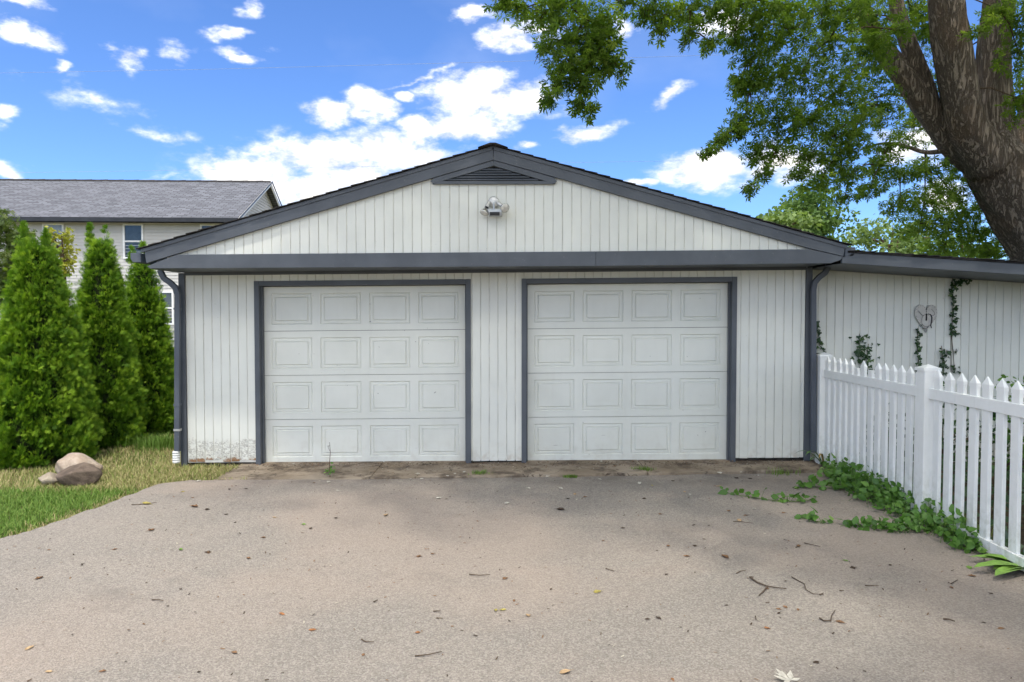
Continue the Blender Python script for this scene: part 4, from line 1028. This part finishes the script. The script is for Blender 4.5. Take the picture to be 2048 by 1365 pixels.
def lawn():
    rg = np.random.default_rng(9); n = 190000
    x = rg.uniform(-9, -2.9, n); y = rg.uniform(4.2, 10.5, n)
    ok = ~inside(x, y, drive) & ~((x > -3.95) & (y > YW-.02)) & (x > -.80*y-1.2) & ~((x > -3.2) & (y > 7.6))
    x, y = x[ok], y[ok]; n = len(x)
    # distance to the drive edge in a cheap way
    ex = np.array([e[0] for e in edge]); ey = np.array([e[1] for e in edge]); dd = np.full(n, 9.)
    for i in range(0, len(ex)): dd = np.minimum(dd, np.hypot(x-ex[i], y-ey[i]))
    wob = .5+.5*np.sin(x*3.1+np.sin(y*2.3)*2)*np.cos(y*2.7+x)
    straw = np.clip(np.exp(-(dd/.10)**2)*.9, 0, 1)
    straw = np.maximum(straw, np.clip((y-7.0)/.25, 0, 1)*(.70+.28*wob))       # dry patch by the wall and boulders
    isstraw = rg.uniform(0, 1, n) < straw
    rnd = np.where(isstraw, rg.uniform(.66, 1, n), np.clip(rg.normal(.32, .16, n), 0, .6))
    h = np.where(isstraw, rg.uniform(.02, .06, n), np.where(y > 7.2, rg.uniform(.01, .035, n), rg.uniform(.018, .05, n))); h *= np.clip(.35+dd/.25, .4, 1)
    keep = rg.uniform(0, 1, n) < np.where((y > 8.3), .45, np.where((y > 7.3) & (x < -4.6), .6, 1)); 
    x, y, h, rnd, isstraw = x[keep], y[keep], h[keep], rnd[keep], isstraw[keep]
    z = np.full(len(x), GZ-.03)
    V, T, a = blades(np.stack([x, y, z], 1), h+.022, rnd, rg, .0065, 1.2)
    o = big_mesh('lawn_grass', V, T, M['grass'], a); tag(o, 'short lawn grass with dry straw along the driveway edge', 'grass', kind='stuff')
lawn()
def tuft(u, v, n, h, spread, rlo, rhi, label, name='grass_tuft', z=GZ+.02, w=.006, lean=.8, seed=1, group=None):
    rg = np.random.default_rng(seed); p = on_z(u, v, z)
    q = np.array(p)+np.stack([rg.normal(0, spread, n), rg.normal(0, spread*.7, n), np.zeros(n)-.02], 1)
    V, T, a = blades(q, rg.uniform(.5, 1, n)*h, rg.uniform(rlo, rhi, n), rg, w, lean)
    o = big_mesh(name, V, T, M['grass'], a); return tag(o, label, 'grass', group)
tuft(960, 948, 160, .075, .05, .1, .5, 'small green grass tuft on the concrete in front of the wall between the doors', seed=2)
tuft(1287, 942, 240, .09, .055, .1, .5, 'dense green grass tuft growing in the slab joint before the right-hand door', seed=3)
tuft(1140, 951, 260, .04, .035, .15, .55, 'thin flat patch of grass at the edge of the asphalt', seed=4)
tuft(1562, 944, 130, .08, .09, .2, .6, 'wispy grass sprouting on the concrete before the narrow right wall', seed=5)
tuft(320, 895, 900, .26, .17, .1, .5, 'tall loose grass beside the downspout and hedge', seed=6, z=GZ, lean=.7)
tuft(140, 900, 120, .24, .12, .2, .6, 'thin tall grass blades behind the pale boulder', seed=7, z=GZ, lean=.7)
tuft(1930, 1075, 260, .20, .07, .35, .6, 'bright arching grass clump at the foot of the fence', seed=8, z=GZ, lean=1.1, w=.008)

# dry weed in front of the left door
wp = on_z(660, 952, GZ+.02)
wd = empty('dry_weed', tuple(wp), 'single tall dry weed stalk standing before the left door', 'weed')
m = MB(); m.tube([wp+Vector((0, 0, -.03)), wp+Vector((-.004, 0, .13)), wp+Vector((.003, .01, .26)), wp+Vector((-.004, .01, .37))], [.005, .004, .003, .002], 6); m.tube([wp+Vector((0, .01, .27)), wp+Vector((-.02, .01, .31)), wp+Vector((-.012, .01, .33))], .002, 5); m.tube([wp+Vector((0, .01, .33)), wp+Vector((-.03, .01, .325))], .002, 5); m.build('stalk', M['stem'], wd)
rg = np.random.default_rng(4); n = 34
V, T, a = scatter(*OVATE, np.array(wp)+rg.normal(0, 1, (n, 3))*[.03, .03, .03]+[0, 0, .07], frames(rg.normal(0, .6, (n, 3))+[0, -.3, .7], rg.uniform(0, 6.28, n)), rg.uniform(.02, .04, n), rg.uniform(.1, .8, n)); big_mesh('leaves', V, T, M['vine'], a, wd)

# ------------------------------------------------------------------ boulders
def boulder(u0, u1, v0, v1, Y, mat, label, seed, flat=0.75):
    a, b = at(u0, v1, Y), at(u1, v0, Y); cx, cz = (a.x+b.x)/2, (a.z+b.z)/2; rx, rz = (b.x-a.x)/2, (b.z-a.z)/2
    import bmesh
    bm = bmesh.new(); bmesh.ops.create_icosphere(bm, subdivisions=4, radius=1); rr = random.Random(seed)
    ph = [rr.uniform(0, 6.28) for _ in range(9)]; planes = []
    for _ in range(9):
        d = Vector((rr.uniform(-1, 1), rr.uniform(-1, 1), rr.uniform(-.4, 1))).normalized(); planes.append((d, rr.uniform(.62, .86)))
    for v in bm.verts:
        c = v.co.copy()
        for (d, k) in planes:
            e = c.dot(d)-k
            if e > 0: c -= d*e*.97
        c *= 1+.03*math.sin(c.x*5+ph[0])*math.sin(c.y*6+ph[1])+.02*math.sin(c.z*9+ph[2]+c.x*7)+rr.uniform(-.006, .006)
        v.co = Vector((cx+c.x*rx*1.06, Y+c.y*rx*flat, cz+c.z*rz*1.15))
    me = bpy.data.meshes.new('boulder'); bm.to_mesh(me); bm.free(); me.materials.append(mat); me.polygons.foreach_set('use_smooth', [True]*len(me.polygons))
    o = bpy.data.objects.new('boulder', me); col.objects.link(o); tag(o, label, 'boulder', 'boulders at the foot of the hedge')
boulder(116, 199, 909, 962, 7.72, M['rock1'], 'largest pale pinkish boulder, rearmost of the three by the hedge', 3)
boulder(118, 199, 929, 970, 7.34, M['rock2'], 'dark brown rounded boulder in front of the pale one', 8)
boulder(74, 120, 947, 968, 7.36, M['rock3'], 'small buff stone beside the dark boulder', 5)

# ------------------------------------------------------------------ ivy on the wing wall
def ivy(paths, label, seed, step=.022, spread=.03, size=.045, Y=YX-.016):
    rg = np.random.default_rng(seed); p0 = at(*paths[0][0], Y)
    t = empty('ivy_vine', (p0.x, Y, GZ), label, 'ivy', 'ivy strands on the wing wall')
    st = MB(); P_ = []
    for path in paths:
        sp = path[2] if isinstance(path[2], float) else spread
        pts = [at(q[0], q[1], Y) for q in path if not isinstance(q, float)]
        st.tube(pts, .0035, 5)
        if sp < 0: continue
        for a, b in zip(pts[:-1], pts[1:]):
            c = max(1, int((b-a).length/step))
            for k in range(c): P_.append(np.array(a.lerp(b, k/c))+rg.normal(0, 1, 3)*[sp, 0, sp*.6]-[0, rg.uniform(.005, .05), 0])
    st.build('stem', M['stem'], t); pos = np.array(P_); n = len(pos)
    V, T, a = scatter(*IVY, pos, frames(rg.normal(0, .38, (n, 3))+[0, -1, .35], None, rg.normal(0, .5, (n, 3))+[0, 0, -1]), rg.uniform(.6, 1.25, n)*size, np.clip(rg.normal(.35, .22, n), 0, 1))
    big_mesh('leaves', V, T, M['ivy'], a, t)
ivy([[(1628,645),(1636,665),.018,(1638,690),(1652,706)],[(1627,716),(1628,712),.03],[(1630,640),(1630,770),.02,(1625,830),(1628,900)]], 'ivy strand beside the downspout at the garage corner', 1, .02)
ivy([[(1722,742),(1722,715),.055,(1718,690),(1719,668)],[(1735,742),(1733,715),.045,(1737,688)],[(1712,705),(1716,695),.025]], 'short bushy ivy clump above the pickets left of the heart', 2, .010, .05)
ivy([[(1838,745),(1836,715),.016,(1834,690),(1835,657)],[(1830,742),(1838,735),.03]], 'narrow ivy strand climbing just below the heart plaque', 3, .014)
ivy([[(1888,750),(1885,725),.02,(1884,700),(1883,692)],[(1878,735),(1880,722),.02],[(1893,715),(1894,700),.018]], 'small low ivy sprig right of the heart plaque', 4, .015)
ivy([[(1902,760),(1902,700),-1.,(1902,660)],[(1909,745),(1906,700),-1.,(1903,672)],[(1905,668),(1904,640),.022,(1906,610),(1905,585)],[(1904,590),(1902,570),.035,(1906,556)],[(1908,572),(1922,562),.035,(1938,558)],[(1905,745),(1910,730),.03],[(1912,702),(1913,698),.012],[(1910,668),(1914,662),.02]], 'long ivy strand hanging from the wing eave to the fence', 5, .011)

# ------------------------------------------------------------------ creeping vines and weeds by the fence
def ground_vine(path, label, seed, dens=1100, hmul=1.0, size=.055, runners=True, name='creeping_vine'):
    rg = np.random.default_rng(seed); pts = [(on_z(u, v, GZ), r) for (u, v, r) in path]
    t = empty(name, tuple(pts[0][0]), label, 'vine', 'vines along the foot of the fence')
    P_, st = [], MB()
    st.tube([p+Vector((0, 0, .012)) for p, r in pts], .003, 5)
    for (a, ra), (b, rb) in zip(pts[:-1], pts[1:]):
        L = (b-a).length; n = int(dens*L*max((ra+rb), .03))+2
        f = rg.uniform(0, 1, n); r = (ra+(rb-ra)*f)*(.6+.7*np.abs(np.sin(f*9+seed))); an = rg.uniform(0, 6.28, n); rad = np.sqrt(rg.uniform(0, 1, n))*r
        q = np.array(a)[None]+(np.array(b)-np.array(a))[None]*f[:, None]
        hz = (.012+.22*hmul*np.clip(r/.2, .12, 1)*(1-(rad/np.maximum(r, 1e-3))**2*.8)*rg.uniform(.15, 1, n))
        P_.append(q+np.stack([np.cos(an)*rad, np.sin(an)*rad, hz], 1))
    pos = np.concatenate(P_)
    fx = np.array([FX(y) for y in pos[:, 1]]); pos[:, 0] = np.minimum(pos[:, 0], fx+.02)
    for k in range(0, len(pos), 3):
        p = Vector(pos[k]); st.tube([(p.x+rg.normal(0, .03), p.y+rg.normal(0, .03), GZ+.003), p], .0022, 4, cap=False)
    n = len(pos); st.build('stem', M['gstem'], t)
    V, T, a = scatter(*OVATE, pos, frames(rg.normal(0, .6, (n, 3))+[-.15, -.4, .75], rg.uniform(0, 6.28, n)), rg.uniform(.5, 1.45, n)*size, np.clip(rg.normal(.38, .2, n), 0, 1))
    big_mesh('leaves', V, T, M['vine'], a, t)
ground_vine([(1655,932,.08),(1690,962,.17),(1725,985,.22),(1765,1003,.23),(1805,1018,.22),(1845,1038,.20),(1885,1055,.17),(1920,1085,.13),(1950,1108,.08)], 'thick mat of leafy vine along the foot of the fence', 1, 1900, 1.15, .06)
ground_vine([(1690,1052,.05),(1722,1055,.06),(1765,1062,.07),(1815,1062,.09),(1860,1060,.12)], 'leafy vine runner spreading in front of the main mat', 2, 1300, 1.0, .06)
ground_vine([(1444,986,.008),(1480,994,.03),(1520,1000,.035),(1550,1004,.04),(1590,1006,.045),(1630,1002,.03)], 'long thin vine runner reaching out over the asphalt toward the right door', 3, 620, 1.9, .075)
ground_vine([(1585,978,.02),(1615,975,.06),(1650,978,.07),(1690,980,.08)], 'short vine runner beside the strap-leaved plant', 4, 750, 1.4, .07)
ground_vine([(1588,1036,.03),(1610,1040,.03),(1632,1046,.04),(1665,1048,.03)], 'isolated pale vine sprig lying on the open asphalt', 5, 620, 2.2, .075)
# strap-leaved plant at the garage corner and the coarse weed by the near fence
def straps(p, n, L, w, seed, name, label, mat, flatten=.6, arch=1.0, dirx=None, cat='plant'):
    rr = random.Random(seed); t = empty(name, tuple(p), label, cat)
    lo = MB()
    for k in range(n):
        a = rr.uniform(0, 6.28) if dirx is None else rr.gauss(dirx, .7); l = L*rr.uniform(.65, 1.1); d = Vector((math.cos(a), math.sin(a), 0)); s = Vector((-math.sin(a), math.cos(a), 0))
        m = MB(); N = 7; h = l*rr.uniform(.5, .9)*arch
        for i in range(N+1):
            f = i/N; c = Vector(p)+d*l*f*flatten+Vector((0, 0, h*(1.7*f-1.25*f*f)+.005)); ww = w*(1-(2*f-.9)**2*.55 if f < .9 else .35)*(1 if f < 1 else .1)*rr.uniform(.85, 1.15)
            m.v += [tuple(c-s*ww/2+Vector((0, 0, .15*ww))), tuple(c), tuple(c+s*ww/2+Vector((0, 0, .15*ww)))]
        for i in range(N):
            for j in (0, 1): m.f.append([i*3+j, i*3+j+1, i*3+j+4, i*3+j+3])
        m.build('leaf', mat[rr.randrange(len(mat))], t, smooth=True)
    return t
M['strap'] = m_simple('strap_leaf', (.07, .15, .025), .4, 12, .45, .4); M['strapdry'] = m_simple('dying_strap_leaf', (.30, .20, .06), .5, 9, .6, .2); M['dock'] = m_simple('lime_weed_leaf', (.17, .30, .045), .25, 14, .5, .35)
straps(on_z(1648, 938, GZ), 16, .46, .026, 4, 'strap_leaved_plant', 'arching strap-leaved plant with yellowing tips at the fence end', [M['strap'], M['strap'], M['strapdry']], .65, .95)
straps(on_z(1690, 962, GZ), 12, .30, .022, 6, 'strap_leaved_plant', 'low fresh green strap-leaved plant rooted among the vines', [M['dock'], M['strap']], .7, .9)
straps(on_z(2062, 1142, GZ), 11, .44, .09, 9, 'broad_leaf_weed', 'lime green broad-leaved weed sprawling under the near fence rail', [M['dock']], .95, .30, math.pi)

# shade plants behind the fence
def shade_patch():
    rg = np.random.default_rng(31); n = 5200
    y = rg.uniform(2.5, 8.5, n); x = np.array([FX(v) for v in y])+.07+rg.uniform(0, 1, n)**1.2*4.2
    hz = rg.uniform(.0, 1, n)*(.10+.42*np.clip((y-6.9)/1.2, 0, 1)*(.5+.5*np.sin(x*4.1+y)))
    ok = rg.uniform(0, 1, n) < np.where(y > 6.6, .95, .35+.3*np.sin(x*3+y*2)); x, y, hz = x[ok], y[ok], hz[ok]; n = len(x)
    pos = np.stack([x, y, GZ+.0+hz], 1)
    V, T, a = scatter(*IVY, pos, frames(rg.normal(0, .5, (n, 3))+[-.2, -.5, .8], rg.uniform(0, 6.28, n)), rg.uniform(.6, 1.3, n)*.062, np.clip(rg.normal(.42, .2, n), 0, 1))
    o = big_mesh('ivy_ground_cover', V, T, M['ivy'], a); tag(o, 'dark ivy ground cover in the shade behind the picket fence', 'ground cover', kind='stuff')
shade_patch()
def bush(x, y, h, r, label, seed, mat='ivy', size=.07):
    rg = np.random.default_rng(seed); t = empty('shade_shrub', (x, y, GZ), label, 'shrub', 'shrubs behind the fence')
    b = [(np.array([x, y, GZ+h*.55])+rg.normal(0, 1, 3)*[r*.4, r*.4, h*.2], (r*.55, r*.55, h*.32)) for _ in range(9)]
    V, T, a = leaf_blobs(b, OVATE, size, 4, rg, .3); V[:, 2] = np.maximum(V[:, 2], GZ+.01); V[:, 1] = np.minimum(V[:, 1], YX-.04)
    big_mesh('foliage', V, T, M[mat], a, t); m = MB()
    for (c, _) in b: m.tube([(x+rg.normal(0, .03), y, GZ-.02), Vector((x, y, GZ+h*.3)).lerp(Vector(c), .4), c], [.012, .009, .004], 5)
    m.build('stem', M['stem'], t)
bush(5.0, 8.05, .85, .36, 'low dark shrub against the wing wall behind the first fence panel', 3)
bush(5.75, 7.95, .95, .42, 'taller leafy shrub against the wing wall past the heart plaque', 4, 'vine')
bush(6.6, 7.7, .8, .5, 'broad dark shrub at the far right of the wing wall', 5)
bush(4.35, 8.1, .7, .28, 'small dark shrub next to the garage corner behind the fence', 6)

# ------------------------------------------------------------------ overhead wires
for (pts, r, lab) in (([(-400,152),(0,146.5),(420,139),(1000,124),(1480,109),(1900,92)], .0035, 'upper thin overhead wire crossing the sky into the maple'),
                      ([(-400,352),(300,342),(1000,328),(1490,320),(1960,312)], .003, 'lower thin overhead wire passing behind the garage roof')):
    m = MB(); m.tube([at(u, v, 19) for (u, v) in pts], r, 5); tag(m.build('overhead_wire', M['cable']), lab, 'wire')

# ------------------------------------------------------------------ litter on the drive
def leaf_mesh(name, mat, seed, lobed=False):
    rr = random.Random(seed); m = MB(); N = 6
    cur, tw = rr.uniform(1.0, 2.4), rr.uniform(-.8, .8)
    if lobed:
        v, t = kites([(0,-.1,90,.75,.15),(0,-.1,40,.68,.13),(0,-.1,140,.68,.13),(0,-.1,-10,.5,.11),(0,-.1,190,.5,.11),(0,.15,60,.4,.09),(0,.15,120,.4,.09)], -.25)
        m.v = [(a, b, c+.06) for (a, b, c) in v]; m.f = [list(q) for q in t]
        m.tube([(0, -.1, .06), (.03, -.5, .03)], .012, 4)
    else:
        for i in range(N+1):
            f = i/N-.5; w = .26*(1-(2*f)**2)**.6+.015
            for j in (-1, -.4, .4, 1):
                x = j*w*(1+.25*rr.uniform(-1, 1)); z = .10+cur*.30*(x*x*3)+.35*f*f*cur*.5+tw*x*f*.8+rr.uniform(-.02, .02)
                m.v.append((x, f, z))
        mn = min(v[2] for v in m.v); m.v = [(a, b, c-mn+.01) for (a, b, c) in m.v]
        for i in range(N):
            for j in range(3): m.f.append([i*4+j, i*4+j+1, i*4+j+5, i*4+j+4])
        m.tube([(0, .5, .08), (.04, .75, .05)], .015, 4)
    return m.mesh(name, mat, True)
KIND = {'b': ('leafb', 'dry brown curled leaf lying on the asphalt driveway', 'brown leaves on the driveway'), 'd': ('leafd', 'dark rotted leaf scrap lying on the asphalt driveway', 'dark leaf scraps on the driveway'),
        'p': ('leafp', 'pale grey curled leaf lying near the foot of the garage', 'pale leaves near the garage'), 't': ('leaft', 'tan dry leaf lying on the driveway', 'tan leaves on the driveway'),
        'o': ('leafo', 'rust orange leaf fragment on the driveway', 'orange leaf fragments on the driveway'), 'g': ('leafg', 'fresh green fallen leaf scrap on the driveway', 'green leaf scraps on the driveway'), 'y': ('leafy', 'small yellow fallen leaf on the driveway', 'yellow leaves on the driveway')}
LM = {k: [leaf_mesh('fallen_leaf', M[KIND[k][0]], 10*i+ord(k)) for i in range(3)] for k in KIND}
def drop(u, v, kind, s, z=None):
    zz = GZ+.002
    p = on_z(u, v, zz)
    if p.y > 7.62: zz = GZ+.040+.006*p.x; p = on_z(u, v, zz)
    o = inst('fallen_leaf', random.choice(LM[kind]), p, None, (random.uniform(-.12, .12), random.uniform(-.12, .12), random.uniform(0, 6.28)), (s*random.uniform(.7, 1.0), s*.85, s*random.uniform(.6, 1.0)))
    tag(o, KIND[kind][1], 'leaf', KIND[kind][2])
def batch(txt, ou, ov, sc):
    for tok in txt.split():
        k = tok[0]; a, b, *s = tok[1:].split(','); drop(ou+float(a)*sc, ov+float(b)*sc, k, float(s[0]) if s else .045)
batch('p285,242,.07 d465,290 b250,340 b260,392,.11 d333,408,.06 d445,437 d498,485,.03 b343,660,.06 b575,693 g180,642,.05 b665,573 b960,253,.05 p1045,247,.06 p1097,298,.05 d1088,457 t1380,443,.09 d940,520 t728,455,.05 p1740,213,.07 p1785,200,.06 p1567,200,.07 p1590,228,.05 p1523,230,.06 p1690,343,.08 d1735,347,.04 b1575,683,.06 b1655,667,.04 g898,495,.05 d830,248,.04 d563,288,.05 d1755,335,.03 b1520,283,.03 p840,140,.05 p1840,188,.06 y190,305,.05', 300, 880, .3418)
batch('p280,215,.07 p165,285,.06 p355,286,.07 p40,372,.08 d355,410,.09 t438,318,.07 b500,335,.06 d398,345,.05 p815,255,.08 y890,268,.05 d1012,242,.06 p1112,320,.06 t1080,305,.05 b940,435,.05 d718,517,.05 b985,622,.05 d1140,622,.04 b1320,685,.07 b1340,418,.06 b1440,443,.06 t1400,472,.07 p1285,195,.10 p1505,210,.06 t1280,272,.07 p1490,405,.05 b1660,428,.05 d1383,225,.08 d1462,228,.06 b1748,624,.06 d635,205,.09 p590,128,.08 b672,155,.05 d1135,500,.04 b605,590,.04 d660,320,.03 d845,345,.05 p585,232,.05 p1410,190,.05 p1717,120,.05', 1000, 880, .3418)
batch('b880,28,.09 b20,112,.06 y380,165,.07 y10,235,.05 t110,257,.05 b55,200,.04 t255,480,.07 d620,268,.05 d575,272,.04 b1090,232,.04 b1115,224,.04 b1165,235,.035 d1090,248,.035 o1045,307,.045 d1235,440,.04 b1330,283,.06 d1425,475,.025 b1845,103,.06 b1960,308,.05 d1920,172,.04 b1765,148,.05 d885,217,.03 b1045,152,.04 g1350,42,.05 d1380,70,.06 d1525,60,.04 d1890,285,.03 o675,507,.03 b730,25,.06 g1835,70,.07 d650,97,.04 d200,155,.03', 1000, 1100, .5117)
batch('b160,322,.07 b200,205,.04 b620,125,.08 d850,40,.06 d925,60,.04 d850,215,.06 g740,205,.05 b470,203,.05 b1018,240,.05 b1078,155,.05 o1155,468,.05 o1280,533,.05 o1710,545,.04 b960,627,.05 b1715,232,.05 b1770,222,.04 y2030,453,.05 b420,702,.04 d1375,75,.04 g1245,100,.05 d335,268,.03 d965,92,.03 d688,435,.025 d600,340,.025 d740,366,.03 t120,608,.06 t200,705,.04 d815,705,.025 b1488,635,.035 y600,17,.12', 0, 1000, .4883)
o = inst('maple_leaf', leaf_mesh('maple_leaf', M['leafp'], 77, True), on_z(1576, 1360, GZ+.004), None, (.1, .05, .5), (.12, .12, .08)); tag(o, 'pale cream lobed maple leaf lying flat on the asphalt', 'leaf')
def twig(paths, label, r=.0045, name='twig', group=None, ou=1000, ov=1100, sc=.5117):
    m = MB()
    for path in paths:
        pts = [on_z(ou+a*sc, ov+b*sc, GZ+r+.001)+Vector((random.uniform(-.004, .004), random.uniform(-.004, .004), random.uniform(0, .006))) for (a, b) in path]
        m.tube(pts, [r*(1-.5*k/(len(pts)-1)) for k in range(len(pts))], 6)
    tag(m.build(name, M['twig']), label, 'twig', group)
twig([[(978,110),(1005,128),(1040,142),(1075,148),(1120,155)],[(1043,146),(1030,164),(1013,180)],[(975,108),(990,107)]], 'longest forked twig lying on the shaded asphalt', .006)
twig([[(1140,108),(1165,122),(1188,135),(1195,158),(1225,173),(1262,176)],[(1250,176),(1268,170)]], 'S-curved thin twig beside the forked twig', .004)
twig([[(1250,270),(1268,278),(1290,280),(1297,258),(1312,240)]], 'hook-shaped twig on the asphalt', .005)
twig([[(1733,272),(1755,276),(1778,282)]], 'short straight twig near the fence side of the drive', .006)
G = 'short twigs on the driveway'; TL = 'short thin brown twig lying on the asphalt'
for q in ([(925,92),(940,85),(962,83)], [(1430,143),(1482,144)], [(1750,130),(1765,135),(1790,120)], [(1325,162),(1345,164)], [(415,75),(445,85)], [(1370,72),(1392,68)], [(995,258),(1002,276)]): twig([q], TL, .004, group=G)
for q in ([(1920,308),(1965,311),(2010,309)], [(625,411),(650,412),(672,416)], [(1480,572),(1500,580),(1530,586)], [(1700,640),(1755,640),(1812,626)], [(1533,420),(1546,411)], [(1775,458),(1806,458)], [(1788,485),(1815,487)], [(1085,744),(1105,738)], [(540,22),(590,18),(640,12)]): twig([q], TL, .004, group=G, ou=0, ov=1000, sc=.4883)
for q in ([(690,200),(750,183)],): twig([q], TL, .004, group=G, ou=300, ov=872, sc=.3418)
for q in ([(1365,480),(1420,482),(1485,490)], [(1780,604),(1830,618),(1872,626)], [(1730,632),(1760,620)]): twig([q], TL, .0035, group=G, ou=1000, ov=880, sc=.3418)
def litter():
    rg = np.random.default_rng(77); n = 1500
    x = rg.uniform(-4.5, 3.6, n); y = 1.8+6.2*rg.uniform(0, 1, n)**.75
    z = np.where(y > 7.7, GZ+.047+.006*x, GZ+.004)
    ok = inside(x, y, drive) | ((y > 7.66) & (y < 8.25) & (x > -3.1)); x, y, z = x[ok], y[ok], z[ok]
    xb = rg.uniform(-3.1, 3.5, 2200); yb = 8.27-np.abs(rg.normal(0, .16, 2200)); x = np.r_[x, xb]; y = np.r_[y, yb]; z = np.r_[z, GZ+.047+.006*xb]; n = len(x)
    tpl = ([(-.2,-.5,0),(.2,-.5,0),(.15,.5,.12),(-.15,.5,.1)], [(0,1,2),(0,2,3)])
    V, T, a = scatter(*tpl, np.stack([x, y, z], 1), frames(rg.normal(0, .25, (n, 3))+[0, 0, 1], rg.uniform(0, 6.28, n)), rg.uniform(.006, .024, n), rg.uniform(.0, 1, n))
    nt = NT('litter_scraps'); r = nt.attr(); c = nt.mix(nt.rng(r, .2, .7), (.05, .035, .025), (.20, .12, .07)); c = nt.mix(nt.rng(r, .88, .95), c, (.42, .38, .30))
    o = big_mesh('leaf_litter', V, T, nt.done(c, .9, .1), a); tag(o, 'tiny scattered scraps of bark and leaf on the driveway', 'litter', kind='stuff')
litter()
scene.render.engine = 'CYCLES'
